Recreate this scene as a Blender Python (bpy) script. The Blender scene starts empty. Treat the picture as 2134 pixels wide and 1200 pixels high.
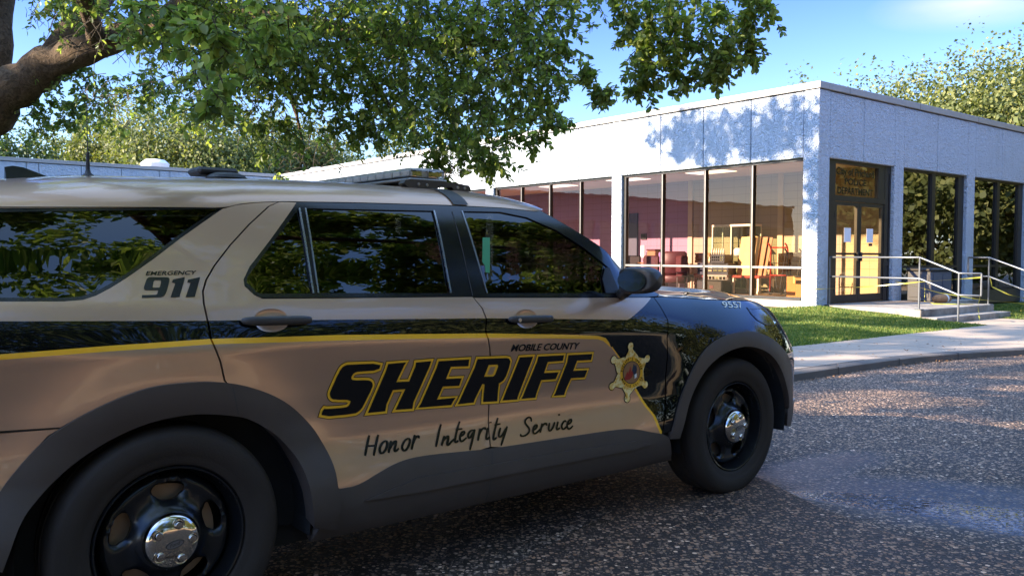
import bpy, math, random
import numpy as np
from mathutils import Vector, Matrix
from mathutils.geometry import delaunay_2d_cdt
R = math.radians
random.seed(7)
C = bpy.context.scene.collection
SC = bpy.context.scene

# ---------------------------------------------------------------- camera, sky, sun, exposure
CAMZ = 1.3116
cd = bpy.data.cameras.new('camera'); cam = bpy.data.objects.new('camera', cd); C.objects.link(cam)
cd.sensor_width = 36.0; cd.lens = 1789.04/2134*36; cd.clip_start = .05; cd.clip_end = 2000
pt, ro = .03813, .00298
Fv = Vector((0, math.cos(pt), -math.sin(pt))); Uv = Vector((0, math.sin(pt), math.cos(pt))); Rv = Vector((1, 0, 0))
R2 = Rv*math.cos(ro)+Uv*math.sin(ro); U2 = Uv*math.cos(ro)-Rv*math.sin(ro)
cam.matrix_world = Matrix(((R2.x, U2.x, -Fv.x, 0), (R2.y, U2.y, -Fv.y, 0), (R2.z, U2.z, -Fv.z, CAMZ), (0, 0, 0, 1)))
SC.camera = cam
SUN_EL = R(21.5); SUN_AZ = math.atan2(-.9684, -.2496)          # azimuth measured from +Y towards +X
sd = Vector((math.sin(SUN_AZ)*math.cos(SUN_EL), math.cos(SUN_AZ)*math.cos(SUN_EL), math.sin(SUN_EL)))
w = bpy.data.worlds.new('World'); SC.world = w; w.use_nodes = True
nt = w.node_tree; nt.nodes.clear()
sky = nt.nodes.new('ShaderNodeTexSky'); sky.sky_type = 'NISHITA'; sky.sun_disc = False
sky.sun_elevation = SUN_EL; sky.sun_rotation = SUN_AZ; sky.air_density = 1.0; sky.dust_density = .3; sky.ozone_density = 2.6
bg = nt.nodes.new('ShaderNodeBackground'); bg.inputs[1].default_value = .15
wo = nt.nodes.new('ShaderNodeOutputWorld')
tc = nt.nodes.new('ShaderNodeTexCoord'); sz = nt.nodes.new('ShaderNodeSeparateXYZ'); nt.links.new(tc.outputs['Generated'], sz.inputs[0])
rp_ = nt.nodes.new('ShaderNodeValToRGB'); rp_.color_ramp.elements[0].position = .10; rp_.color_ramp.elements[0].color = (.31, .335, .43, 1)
e_ = rp_.color_ramp.elements.new(.32); e_.color = (.138, .178, .34, 1); rp_.color_ramp.elements[2].position = .82; rp_.color_ramp.elements[2].color = (1.7, 1.45, 1.25, 1); e_ = rp_.color_ramp.elements.new(.56); e_.color = (.42, .52, .70, 1)  # low sky held dim, zenith boosted beyond a real sky to fill shade
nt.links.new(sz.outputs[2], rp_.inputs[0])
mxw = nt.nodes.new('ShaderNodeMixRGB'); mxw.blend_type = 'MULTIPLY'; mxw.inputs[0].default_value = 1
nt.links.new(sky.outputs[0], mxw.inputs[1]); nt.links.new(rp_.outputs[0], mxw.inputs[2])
def wn(typ, **kw):
    nd = nt.nodes.new('ShaderNode'+typ)
    for k_, v_ in kw.items(): setattr(nd, k_, v_)
    return nd
vs_ = wn('VectorMath', operation='SUBTRACT'); vs_.inputs[1].default_value = Vector((.5383, 1.0, .292)).normalized(); nt.links.new(tc.outputs['Generated'], vs_.inputs[0])
vm_ = wn('VectorMath', operation='MULTIPLY'); vm_.inputs[1].default_value = (14, 14, 55); nt.links.new(vs_.outputs[0], vm_.inputs[0])
vl_ = wn('VectorMath', operation='LENGTH'); nt.links.new(vm_.outputs[0], vl_.inputs[0])
mr_ = wn('MapRange'); mr_.inputs[1].default_value = 1.5; mr_.inputs[2].default_value = 0; nt.links.new(vl_.outputs['Value'], mr_.inputs[0])
nz_ = wn('TexNoise'); nz_.inputs['Scale'].default_value = 9; nz_.inputs['Detail'].default_value = 6; mpw = wn('Mapping'); mpw.inputs['Scale'].default_value = (1, 1, 3.5); nt.links.new(tc.outputs['Generated'], mpw.inputs[0]); nt.links.new(mpw.outputs[0], nz_.inputs['Vector'])
cm_ = wn('Math', operation='MULTIPLY'); nt.links.new(mr_.outputs[0], cm_.inputs[0]); nt.links.new(nz_.outputs[0], cm_.inputs[1])
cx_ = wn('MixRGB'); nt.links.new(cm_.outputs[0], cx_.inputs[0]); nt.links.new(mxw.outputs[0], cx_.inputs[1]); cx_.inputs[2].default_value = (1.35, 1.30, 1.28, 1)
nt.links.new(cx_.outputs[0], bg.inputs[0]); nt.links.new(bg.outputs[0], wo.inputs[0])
sl = bpy.data.lights.new('sun', 'SUN'); sl.energy = 3.0; sl.angle = R(.5); sl.color = (1, .86, .68)
so = bpy.data.objects.new('sun', sl); C.objects.link(so); so.rotation_euler = sd.to_track_quat('Z', 'Y').to_euler()
SC.view_settings.view_transform = 'Standard'; SC.view_settings.look = 'None'; SC.view_settings.exposure = 2.78; SC.view_settings.gamma = 1
SC.cycles.max_bounces = 10; SC.cycles.transparent_max_bounces = 24; SC.cycles.caustics_reflective = False; SC.cycles.caustics_refractive = False
SC.cycles.use_denoising = True; SC.cycles.sample_clamp_indirect = 6

# ---------------------------------------------------------------- materials
class NT:
    def __init__(s, name):
        s.m = bpy.data.materials.new(name); s.m.use_nodes = True; s.t = s.m.node_tree; s.t.nodes.clear()
        s.out = s.n('OutputMaterial')
    def n(s, typ, **kw):
        nd = s.t.nodes.new('ShaderNode'+typ)
        for k, v in kw.items(): setattr(nd, k, v)
        return nd
    def l(s, a, b): s.t.links.new(a, b)
    def val(s, sock, v):
        if hasattr(v, 'is_linked'): s.l(v, sock)
        else: sock.default_value = v
    def math(s, op, a, b=None, clamp=False):
        nd = s.n('Math', operation=op, use_clamp=clamp); s.val(nd.inputs[0], a)
        if b is not None: s.val(nd.inputs[1], b)
        return nd.outputs[0]
    def co(s, kind='Object'): return s.n('TexCoord').outputs[kind]
    def pos(s): return s.n('NewGeometry').outputs['Position']
    def noise(s, scale, detail=3, rough=.55, vec=None, dist=0):
        nd = s.n('TexNoise'); nd.inputs['Scale'].default_value = scale; nd.inputs['Detail'].default_value = detail
        nd.inputs['Roughness'].default_value = rough; nd.inputs['Distortion'].default_value = dist
        s.l(vec if vec is not None else s.co(), nd.inputs['Vector']); return nd.outputs[0]
    def vor(s, scale, vec=None, out='Distance', feature='F1'):
        nd = s.n('TexVoronoi', feature=feature); nd.inputs['Scale'].default_value = scale
        s.l(vec if vec is not None else s.co(), nd.inputs['Vector']); return nd.outputs[out]
    def ramp(s, fac, stops, interp='LINEAR'):
        nd = s.n('ValToRGB'); cr = nd.color_ramp; cr.interpolation = interp
        while len(cr.elements) < len(stops): cr.elements.new(.5)
        for e, (p, c) in zip(cr.elements, stops):
            e.position = p; e.color = tuple(c)+(1,) if len(c) == 3 else c
        s.l(fac, nd.inputs[0]); return nd.outputs[0]
    def mix(s, fac, a, b, mode='MIX'):
        nd = s.n('MixRGB', blend_type=mode); s.val(nd.inputs[0], fac)
        for i, c in ((1, a), (2, b)):
            if hasattr(c, 'is_linked'): s.l(c, nd.inputs[i])
            else: nd.inputs[i].default_value = tuple(c)+(1,)
        return nd.outputs[0]
    def bump(s, h, strength=.3, dist=.01, prev=None):
        nd = s.n('Bump'); nd.inputs['Strength'].default_value = strength; nd.inputs['Distance'].default_value = dist
        s.l(h, nd.inputs['Height'])
        if prev is not None: s.l(prev, nd.inputs['Normal'])
        return nd.outputs[0]
    def bsdf(s, col, rough=.5, metal=0, spec=.5, bump=None, **kw):
        b = s.n('BsdfPrincipled')
        if hasattr(col, 'is_linked'): s.l(col, b.inputs['Base Color'])
        else: b.inputs['Base Color'].default_value = tuple(col)+(1,)
        s.val(b.inputs['Roughness'], rough); s.val(b.inputs['Metallic'], metal); b.inputs['Specular IOR Level'].default_value = spec
        for k, v in kw.items(): s.val(b.inputs[k.replace('_', ' ')], v)
        if bump is not None: s.l(bump, b.inputs['Normal'])
        return b.outputs[0]
    def done(s, sh): s.l(sh, s.out.inputs[0]); return s.m

def plain(name, col, rough=.5, metal=0, spec=.5, var=.12, vscale=6., bump=0, bscale=60., **kw):
    t = NT(name); n = t.noise(vscale, 4)
    c = t.mix(n, [x*(1-var) for x in col], [min(1, x*(1+var)) for x in col])
    rr = t.math('ADD', t.math('MULTIPLY', t.noise(vscale*2.3, 3), .18), max(.01, rough-.09))
    bp = t.bump(t.noise(bscale, 3), bump, .004) if bump else None
    return t.done(t.bsdf(c, rr, metal, spec, bp, **kw))

M = {}
def mk_materials():
    # metallic tan paint, clear coated, faint grime
    t = NT('tan_paint'); g = t.noise(1.7, 5, .65); f = t.noise(900, 1)
    c = t.mix(t.math('MULTIPLY', t.math('SUBTRACT', g, .45, True), .6, True), (.52, .325, .21), (.40, .245, .155))
    c = t.mix(t.math('MULTIPLY', f, .18), c, (.68, .47, .30))
    M['tan'] = t.done(t.bsdf(c, .30, .58, .5, Coat_Weight=.6, Coat_Roughness=t.math('ADD', t.math('MULTIPLY', t.noise(3, 4), .06), .0)))
    t = NT('black_paint'); M['black'] = t.done(t.bsdf((.004, .004, .0045), .02, 0, .5))
    t = NT('yellow_vinyl'); M['yellow'] = t.done(t.bsdf(t.mix(t.noise(9, 3), (.98, .47, .018), (1.0, .54, .03)), .3, 0, .5, Coat_Weight=.5, Coat_Roughness=.06))
    t = NT('gold_vinyl'); v = t.noise(38, 4, .6)
    M['gold'] = t.done(t.bsdf(t.ramp(v, [(.30, (.40, .17, .015)), (.42, (.80, .46, .06)), (.58, (.98, .82, .40)), (.75, (.80, .44, .05))]), .3, .05, .5))
    M['ink'] = plain('black_vinyl', (.006, .006, .0065), .16, 0, .4)
    M['cream'] = plain('cream_vinyl', (.72, .66, .50), .4)
    M['plastic'] = plain('black_textured_plastic', (.070, .052, .042), .50, 0, .42, .25, 4, .15, 420)
    M['satin'] = plain('satin_black_plastic', (.040, .036, .034), .42, 0, .45, .2, 5, .08, 300)
    M['gloss'] = plain('gloss_black_trim', (.008, .008, .01), .16, 0, .5, .1)
    M['rubber'] = plain('tyre_rubber', (.032, .023, .017), .72, 0, .32, .3, 5, .25, 160)
    M['steel_black'] = plain('black_steel_wheel', (.010, .010, .011), .24, 0, .5, .2, 9)
    t = NT('chrome'); M['chrome'] = t.done(t.bsdf((.66, .61, .54), .06, 1.0, .5, t.bump(t.noise(30, 3), .05, .004)))
    M['trimsteel'] = plain('satin_trim', (.30, .30, .31), .28, .9)
    M['rotor'] = plain('rusty_brake_disc', (.33, .22, .14), .45, .5, .5, .3, 14)
    M['under'] = plain('dark_underbody', (.012, .011, .011), .85)
    t = NT('tinted_glass'); fr = t.n('Fresnel'); fr.inputs[0].default_value = 1.62
    tr = t.n('BsdfTransparent'); tr.inputs[0].default_value = (.014, .0145, .016, 1)
    gl = t.n('BsdfGlossy'); gl.inputs['Roughness'].default_value = .0; gl.inputs[0].default_value = (.95, .97, 1, 1)
    t.l(t.bump(t.noise(2.2, 2), .015, .05), gl.inputs['Normal'])
    mx = t.n('MixShader'); t.l(fr.outputs[0], mx.inputs[0]); t.l(tr.outputs[0], mx.inputs[1]); t.l(gl.outputs[0], mx.inputs[2]); M['tint'] = t.done(mx.outputs[0])
    def glass(name, tint, ior, extra=0.0, wav=.02):
        t = NT(name); fr = t.n('Fresnel'); fr.inputs[0].default_value = ior
        tr = t.n('BsdfTransparent'); tr.inputs[0].default_value = tuple(tint)+(1,)
        gl = t.n('BsdfGlossy'); gl.inputs['Roughness'].default_value = .0; gl.inputs[0].default_value = (1, 1, 1, 1)
        t.l(t.bump(t.noise(1.3, 2), wav, .05), gl.inputs['Normal'])
        mx = t.n('MixShader'); t.l(t.math('ADD', fr.outputs[0], extra, True), mx.inputs[0]); t.l(tr.outputs[0], mx.inputs[1]); t.l(gl.outputs[0], mx.inputs[2]); return t.done(mx.outputs[0])
    M['bglass'] = glass('bronze_window_glass', (.90, .76, .54), 1.5, .0, .03)
    M['rosebglass'] = glass('rose_window_glass', (.84, .70, .68), 1.5, .0, .03)
    M['dglass'] = glass('dark_window_glass', (.16, .14, .11), 1.95, .10, .03)
    M['doorglass'] = glass('door_glass', (.84, .77, .66), 1.5, .0, .03)
    M['cglass'] = glass('cabinet_glass', (.72, .82, .74), 1.5, .02, .0)
    M['wglass'] = glass('windscreen_glass', (.45, .5, .47), 1.5)
    M['lens'] = glass('clear_lamp_lens', (.90, .90, .88), 1.45, .0)
    # stucco
    t = NT('white_stucco'); p = t.co()
    h = t.math('ADD', t.noise(13, 3, .6, p, 1.2), t.math('MULTIPLY', t.noise(42, 3, .5, p), .35))
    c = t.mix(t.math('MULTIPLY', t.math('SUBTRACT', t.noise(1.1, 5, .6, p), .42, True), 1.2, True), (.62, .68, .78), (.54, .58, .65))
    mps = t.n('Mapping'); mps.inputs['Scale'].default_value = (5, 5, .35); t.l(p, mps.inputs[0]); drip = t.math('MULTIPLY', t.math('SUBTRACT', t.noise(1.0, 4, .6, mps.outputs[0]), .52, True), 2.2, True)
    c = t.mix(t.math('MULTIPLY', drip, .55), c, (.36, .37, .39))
    sp = t.math('GREATER_THAN', t.noise(38, 2, .5, p), .68)
    c = t.mix(t.math('MULTIPLY', sp, .75), c, (.13, .11, .095))
    M['stucco'] = t.done(t.bsdf(c, .8, 0, .3, t.bump(h, 1.0, .11)))
    t = NT('coping_metal'); c = t.mix(t.noise(3, 4), (.34, .315, .305), (.42, .395, .38)); M['coping'] = t.done(t.bsdf(c, .45, .15, .4))
    M['groove'] = plain('dark_joint', (.06, .055, .05), .9)
    M['alu'] = plain('dark_bronze_frame', (.030, .027, .025), .38, .25, .5, .2)
    M['alul'] = plain('worn_aluminium', (.24, .22, .20), .42, .7, .5, .2)
    t = NT('block_wall'); br = t.n('TexBrick'); br.offset = 0; br.inputs['Scale'].default_value = 1; br.inputs['Brick Width'].default_value = .4; br.inputs['Row Height'].default_value = .2
    br.inputs['Mortar Size'].default_value = .004; br.inputs['Color1'].default_value = (1, 1, 1, 1); br.inputs['Color2'].default_value = (1, 1, 1, 1); br.inputs['Mortar'].default_value = (.62, .55, .5, 1)
    mp = t.n('Mapping'); mp.inputs['Rotation'].default_value = (R(90), 0, R(90)); t.l(t.co(), mp.inputs[0])
    cmb = t.n('CombineXYZ'); sp_ = t.n('SeparateXYZ'); t.l(t.co(), sp_.inputs[0]); t.l(sp_.outputs[1], cmb.inputs[0]); t.l(sp_.outputs[2], cmb.inputs[1]); t.l(cmb.outputs[0], br.inputs['Vector'])
    yv = t.math('GREATER_THAN', sp_.outputs[1], 6.3)
    base = t.mix(yv, (.44, .37, .26), (.37, .235, .34))
    M['block'] = t.done(t.bsdf(t.mix(1.0, base, br.outputs[0], 'MULTIPLY'), .65, 0, .3, t.bump(br.outputs[1], -.3, .004)))
    M['inwall'] = plain('painted_room_wall', (.62, .52, .36), .8)
    M['inceil'] = plain('ceiling_tiles', (.78, .70, .58), .9, 0, .3, .1, 2)
    M['infloor'] = plain('brown_room_floor', (.30, .21, .13), .35, 0, .5, .25, 3)
    # road: asphalt with exposed pebbles, wet gutter
    for key in ('road', 'road2'):
        t = NT('pebbled_asphalt' if key == 'road' else 'older_asphalt'); p = t.pos()
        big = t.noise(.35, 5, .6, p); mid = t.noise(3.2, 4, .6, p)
        v1 = t.n('TexVoronoi'); v1.inputs['Scale'].default_value = 50; t.l(p, v1.inputs['Vector'])
        v2 = t.n('TexVoronoi'); v2.inputs['Scale'].default_value = 92; t.l(p, v2.inputs['Vector'])
        sepc = t.n('SeparateColor'); t.l(v1.outputs['Color'], sepc.inputs[0]); rnd = sepc.outputs[0]; rnd2 = sepc.outputs[1]
        stone = t.ramp(rnd, [(0, (.03, .027, .025)), (.25, (.08, .07, .064)), (.48, (.20, .175, .155)), (.72, (.36, .305, .26)), (.87, (.28, .20, .14)), (.965, (.46, .41, .36)), (1, (.85, .8, .73))])
        tar = t.mix(mid, (.012, .011, .0105), (.034, .030, .027))
        stm = t.math('LESS_THAN', v1.outputs['Distance'], t.math('ADD', t.math('MULTIPLY', rnd2, .36), .26))
        sp2 = t.n('SeparateColor'); t.l(v2.outputs['Color'], sp2.inputs[0])
        st2 = t.math('MULTIPLY', t.math('LESS_THAN', v2.outputs['Distance'], .36), t.math('GREATER_THAN', sp2.outputs[0], .45))
        col = t.mix(st2, tar, t.ramp(sp2.outputs[1], [(0, (.05, .05, .05)), (.6, (.16, .15, .14)), (1, (.33, .30, .27))]))
        col = t.mix(stm, col, stone)
        sx = t.n('SeparateXYZ'); t.l(p, sx.inputs[0]); X, Y = sx.outputs[0], sx.outputs[1]
        def gauss(cx, cy, ang, rx, ry, wob=.5):
            dx = t.math('SUBTRACT', X, cx); dy = t.math('SUBTRACT', Y, cy); ca, sa = math.cos(ang), math.sin(ang)
            a = t.math('ADD', t.math('MULTIPLY', dx, ca/rx), t.math('MULTIPLY', dy, sa/rx)); b = t.math('ADD', t.math('MULTIPLY', dx, -sa/ry), t.math('MULTIPLY', dy, ca/ry))
            r = t.math('ADD', t.math('MULTIPLY', a, a), t.math('MULTIPLY', b, b))
            r = t.math('ADD', r, t.math('MULTIPLY', t.math('SUBTRACT', t.noise(2.4, 4, .6, p), .5), wob*2))
            return t.math('SUBTRACT', 1.25, r, True)
        wet = t.math('MAXIMUM', gauss(2.55, 4.45, R(-24), 1.45, .55, .45), gauss(1.80, 5.2, R(38), .85, .26, .5))
        wet = t.math('MAXIMUM', wet, gauss(2.62, 3.98, R(-30), .42, .13, .5))
        pud = t.math('MULTIPLY', t.math('MAXIMUM', gauss(2.62, 4.06, R(-20), .50, .15, .30), gauss(2.25, 4.42, R(-22), .75, .17, .45)), 1.5, True)
        dampm = t.math('MULTIPLY', t.math('SUBTRACT', t.noise(.55, 4, .65, p), .42, True), 3.0, True)
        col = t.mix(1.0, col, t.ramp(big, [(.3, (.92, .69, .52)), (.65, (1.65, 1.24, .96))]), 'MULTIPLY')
        wetm = t.math('MULTIPLY', wet, .75 if key == 'road' else 0.0, True)
        if key != 'road': col = t.mix(1.0, col, (.80, .70, .62), 'MULTIPLY'); pud = t.math('MULTIPLY', pud, 0.0)
        col = t.mix(wetm, col, t.mix(1.0, col, (.42, .43, .46), 'MULTIPLY'))
        rough = t.math('SUBTRACT', .74, t.math('ADD', t.math('MULTIPLY', wetm, .46), t.math('MULTIPLY', dampm, .16)))
        rough = t.math('MULTIPLY', rough, t.math('SUBTRACT', 1.0, t.math('MULTIPLY', pud, .93)))
        hh = t.math('ADD', t.math('MULTIPLY', t.math('SUBTRACT', .6, v1.outputs['Distance'], True), 1.0), t.math('MULTIPLY', mid, .25))
        bpn = t.n('Bump'); bpn.inputs['Distance'].default_value = .012
        t.l(hh, bpn.inputs['Height']); t.l(t.math('MULTIPLY', t.math('SUBTRACT', 1.0, t.math('ADD', t.math('MULTIPLY', wetm, .60), t.math('MULTIPLY', pud, .40), True)), .8), bpn.inputs['Strength'])
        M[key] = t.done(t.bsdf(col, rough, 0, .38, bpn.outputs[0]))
    t = NT('concrete'); p = t.pos(); n1 = t.noise(1.2, 6, .65, p); n2 = t.noise(60, 3, .6, p)
    c = t.mix(n1, (.27, .205, .155), (.46, .355, .265)); c = t.mix(t.math('MULTIPLY', t.math('GREATER_THAN', t.noise(4.5, 5, .7, p), .62), .35), c, (.20, .16, .13)); c = t.mix(t.math('MULTIPLY', n2, .5), c, (.40, .32, .26))
    M['concrete'] = t.done(t.bsdf(c, .85, 0, .3, t.bump(n2, .35, .006)))
    t = NT('kerb_concrete'); p = t.pos(); n1 = t.noise(2.5, 6, .65, p); n2 = t.noise(50, 3, .6, p)
    c = t.mix(n1, (.09, .075, .065), (.20, .17, .15)); M['kerb'] = t.done(t.bsdf(c, .85, 0, .3, t.bump(n2, .5, .008)))
    t = NT('stained_step_concrete'); p = t.pos(); n1 = t.noise(2.2, 6, .7, p); n2 = t.noise(40, 3, .6, p)
    c = t.ramp(n1, [(.3, (.13, .10, .08)), (.5, (.27, .24, .21)), (.7, (.38, .35, .32))]); M['step'] = t.done(t.bsdf(c, .85, 0, .3, t.bump(n2, .4, .006)))
    t = NT('lawn_soil'); p = t.pos(); c = t.mix(t.noise(1.6, 5, .6, p), (.035, .07, .012), (.08, .10, .025)); M['lawn'] = t.done(t.bsdf(c, .95, 0, .2, t.bump(t.noise(50, 3, .6, p), .6, .02)))
    t = NT('far_ground'); p = t.pos(); c = t.mix(t.noise(.12, 6, .65, p), (.06, .085, .025), (.15, .15, .055)); M['far'] = t.done(t.bsdf(c, .95, 0, .2))
    t = NT('sandy_lot'); p = t.pos(); c = t.mix(t.noise(.5, 6, .7, p), (.46, .32, .18), (.70, .49, .28)); c = t.mix(t.math('MULTIPLY', t.noise(30, 3, .6, p), .4), c, (.25, .19, .12)); M['sand'] = t.done(t.bsdf(c, .95, 0, .2, t.bump(t.noise(20, 4, .6, p), .5, .02)))
    def leafmat(name, dark, mid, lite, trans, gloss=.45):
        t = NT(name); rp = t.n('NewGeometry').outputs['Random Per Island']
        c = t.ramp(rp, [(0, dark), (.55, mid), (.93, lite), (1, [x*1.35 for x in lite])])
        a = t.bsdf(c, gloss, 0, .4); tb = t.n('BsdfTranslucent'); t.l(t.mix(1.0, c, (1.5, 1.6, .7), 'MULTIPLY'), tb.inputs[0])
        mx = t.n('MixShader'); mx.inputs[0].default_value = trans; t.l(a, mx.inputs[1]); t.l(tb.outputs[0], mx.inputs[2]); return t.done(mx.outputs[0])
    M['oakleaf'] = leafmat('oak_leaves', (.105, .155, .045), (.185, .25, .075), (.37, .40, .13), .55, .36)
    M['bgleaf'] = leafmat('sunny_tree_leaves', (.065, .082, .026), (.12, .14, .042), (.21, .21, .065), .36, .6)
    M['dkleaf'] = leafmat('dark_tree_leaves', (.025, .05, .015), (.05, .085, .022), (.09, .12, .03), .25, .55)
    M['yleaf'] = leafmat('yellow_green_leaves', (.10, .13, .015), (.20, .23, .02), (.34, .33, .04), .35, .55)
    M['blade'] = leafmat('grass_blades', (.065, .115, .022), (.125, .19, .038), (.28, .27, .07), .38, .6)
    t = NT('bark'); p = t.co(); h = t.noise(22, 5, .7, p, 1.2); c = t.ramp(h, [(.3, (.05, .035, .023)), (.55, (.16, .11, .07)), (.75, (.27, .20, .13))])
    M['bark'] = t.done(t.bsdf(c, .9, 0, .2, t.bump(h, 1.0, .03)))
    M['twig'] = plain('twig_bark', (.05, .038, .026), .9)
    t = NT('galvanised_rail'); c = t.mix(t.noise(9, 4), (.13, .135, .145), (.20, .205, .215)); M['galv'] = t.done(t.bsdf(c, .42, .55, .5))
    M['tape'] = plain('caution_tape', (.50, .46, .07), .35, Transmission_Weight=0.0)
    M['binblue'] = plain('slate_blue_panel', (.075, .095, .14), .5)
    M['bindark'] = plain('dark_lid', (.03, .035, .045), .5)
    M['bag'] = plain('brown_paper', (.42, .21, .10), .8, 0, .3, .25, 12)
    M['ply'] = plain('pale_board', (.72, .52, .24), .6, 0, .4, .08)
    M['plyd'] = plain('brown_board', (.34, .17, .07), .55)
    M['red'] = plain('red_enamel', (.36, .03, .02), .4)
    M['maroon'] = plain('maroon_vinyl', (.085, .022, .028), .45)
    M['dk'] = plain('black_plastic', (.015, .014, .016), .5)
    M['white'] = plain('white_paint', (.78, .76, .72), .5)
    M['navy'] = plain('navy_plastic', (.02, .03, .06), .45)
    M['purple'] = plain('purple_print', (.30, .16, .42), .6)
    M['paper'] = plain('white_paper', (.75, .78, .85), .7)
    M['green'] = plain('green_tape', (.05, .26, .11), .6)
    M['metalg'] = plain('grey_steel', (.30, .30, .30), .4, .7)
    M['urnl'] = plain('pale_ribbed_plastic', (.62, .57, .52), .45)
    M['urnd'] = plain('dark_brown_band', (.07, .045, .035), .45)
    t = NT('ceiling_diffuser'); em = t.n('Emission'); em.inputs[0].default_value = (1, .90, .74, 1); em.inputs[1].default_value = .34; M['glow'] = t.done(em.outputs[0])
mk_materials()

# ---------------------------------------------------------------- mesh helpers
def tag(o, label=None, cat=None, group=None, kind=None):
    for k, v in (('label', label), ('category', cat), ('group', group), ('kind', kind)):
        if v: o[k] = v
    return o
def empty(name, loc=(0, 0, 0), rz=0, label=None, cat=None, group=None):
    o = bpy.data.objects.new(name, None); C.objects.link(o); o.location = loc; o.rotation_euler = (0, 0, rz); o.empty_display_size = .2
    return tag(o, label, cat, group)
class MB:
    def __init__(s): s.v = []; s.f = []; s.mi = []; s.cur = 0
    def add(s, vs, fs, mi=None):
        b = len(s.v); s.v += [tuple(v) for v in vs]; s.f += [tuple(b+i for i in f) for f in fs]; s.mi += [s.cur if mi is None else mi]*len(fs); return s
    def box(s, x0, x1, y0, y1, z0, z1, bev=0, mi=None):
        if bev <= 0:
            return s.add([(x0, y0, z0), (x1, y0, z0), (x1, y1, z0), (x0, y1, z0), (x0, y0, z1), (x1, y0, z1), (x1, y1, z1), (x0, y1, z1)],
                  [(0, 3, 2, 1), (4, 5, 6, 7), (0, 1, 5, 4), (1, 2, 6, 5), (2, 3, 7, 6), (3, 0, 4, 7)], mi)
        b = min(bev, (x1-x0)*.45, (y1-y0)*.45, (z1-z0)*.45); P = []; idx = {}
        X = (x0, x1); Y = (y0, y1); Z = (z0, z1); sg = (1, -1)
        for i in (0, 1):
            for j in (0, 1):
                for k in (0, 1):
                    for a in range(3):
                        q = [X[i]+sg[i]*(b if a != 0 else 0), Y[j]+sg[j]*(b if a != 1 else 0), Z[k]+sg[k]*(b if a != 2 else 0)]
                        idx[i, j, k, a] = len(P); P.append(tuple(q))
        F = []
        for a, (u_, v_) in enumerate(((1, 2), (2, 0), (0, 1))):
            for sd_ in (0, 1):
                loop = []
                for p_, q_ in ((0, 0), (1, 0), (1, 1), (0, 1)):
                    c = [0, 0, 0]; c[a] = sd_; c[u_] = p_; c[v_] = q_; loop.append(idx[c[0], c[1], c[2], a])
                F.append(tuple(loop if sd_ else loop[::-1]))
        for i in (0, 1):
            for j in (0, 1):
                F.append((idx[i, j, 0, 0], idx[i, j, 1, 0], idx[i, j, 1, 1], idx[i, j, 0, 1]) if (i ^ j) else (idx[i, j, 0, 1], idx[i, j, 1, 1], idx[i, j, 1, 0], idx[i, j, 0, 0]))
                F.append((idx[0, i, j, 1], idx[1, i, j, 1], idx[1, i, j, 2], idx[0, i, j, 2]) if (i ^ j) else (idx[0, i, j, 2], idx[1, i, j, 2], idx[1, i, j, 1], idx[0, i, j, 1]))
                F.append((idx[j, 0, i, 2], idx[j, 1, i, 2], idx[j, 1, i, 0], idx[j, 0, i, 0]) if (i ^ j) else (idx[j, 0, i, 0], idx[j, 1, i, 0], idx[j, 1, i, 2], idx[j, 0, i, 2]))
        for i in (0, 1):
            for j in (0, 1):
                for k in (0, 1):
                    t = (idx[i, j, k, 0], idx[i, j, k, 1], idx[i, j, k, 2]); F.append(t if (i+j+k) % 2 else t[::-1])
        return s.add(P, F, mi)
    def tube(s, pts, r, n=8, cap=True, mi=None):
        pts = [Vector(p) for p in pts]; rs = r if isinstance(r, (list, tuple)) else [r]*len(pts); vs = []; fs = []
        for i, p in enumerate(pts):
            d = (pts[min(i+1, len(pts)-1)]-pts[max(i-1, 0)]).normalized()
            if i == 0: a = d.cross(Vector((0, 0, 1)) if abs(d.z) < .95 else Vector((1, 0, 0))).normalized()
            else: a = (a-d*a.dot(d)).normalized()
            b = d.cross(a)
            for k in range(n):
                t = 2*math.pi*k/n; vs.append(p+(a*math.cos(t)+b*math.sin(t))*rs[i])
        for i in range(len(pts)-1):
            for k in range(n):
                fs.append((i*n+k, (i+1)*n+k, (i+1)*n+(k+1) % n, i*n+(k+1) % n))
        if cap: fs += [tuple(range(n)), tuple((len(pts)-1)*n+k for k in reversed(range(n)))]
        return s.add(vs, fs, mi)
    def lathe(s, prof, axis='z', n=32, org=(0, 0, 0), mi=None, closed=False):
        vs = []; fs = []; m = len(prof)
        for k in range(n):
            t = 2*math.pi*k/n
            for r, h in prof:
                q = (r*math.cos(t), r*math.sin(t), h) if axis == 'z' else (r*math.cos(t), -h, r*math.sin(t))
                vs.append((q[0]+org[0], q[1]+org[1], q[2]+org[2]))
        for k in range(n):
            for i in range(m-1 if not closed else m):
                j = (i+1) % m; a, b = k*m, ((k+1) % n)*m
                fs.append((a+i, b+i, b+j, a+j))
        return s.add(vs, fs, mi)
    def xf(s, mat, start=0):
        for i in range(start, len(s.v)): s.v[i] = tuple(mat @ Vector(s.v[i]))
        return s
    def build(s, name, mats, parent=None, smooth=False, normals=None, auto=None):
        me = bpy.data.meshes.new(name); me.from_pydata(s.v, [], s.f)
        for m in (mats if isinstance(mats, (list, tuple)) else [mats]): me.materials.append(m)
        me.polygons.foreach_set('material_index', s.mi)
        if smooth: me.polygons.foreach_set('use_smooth', [True]*len(s.f))
        me.validate(); me.update()
        if normals is not None and len(normals) == len(me.vertices): me.normals_split_custom_set_from_vertices(normals)
        elif auto is not None:
            me.polygons.foreach_set('use_smooth', [True]*len(me.polygons)); me.set_sharp_from_angle(angle=R(auto))
        o = bpy.data.objects.new(name, me); C.objects.link(o)
        if parent is not None: o.parent = parent
        return o
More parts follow.
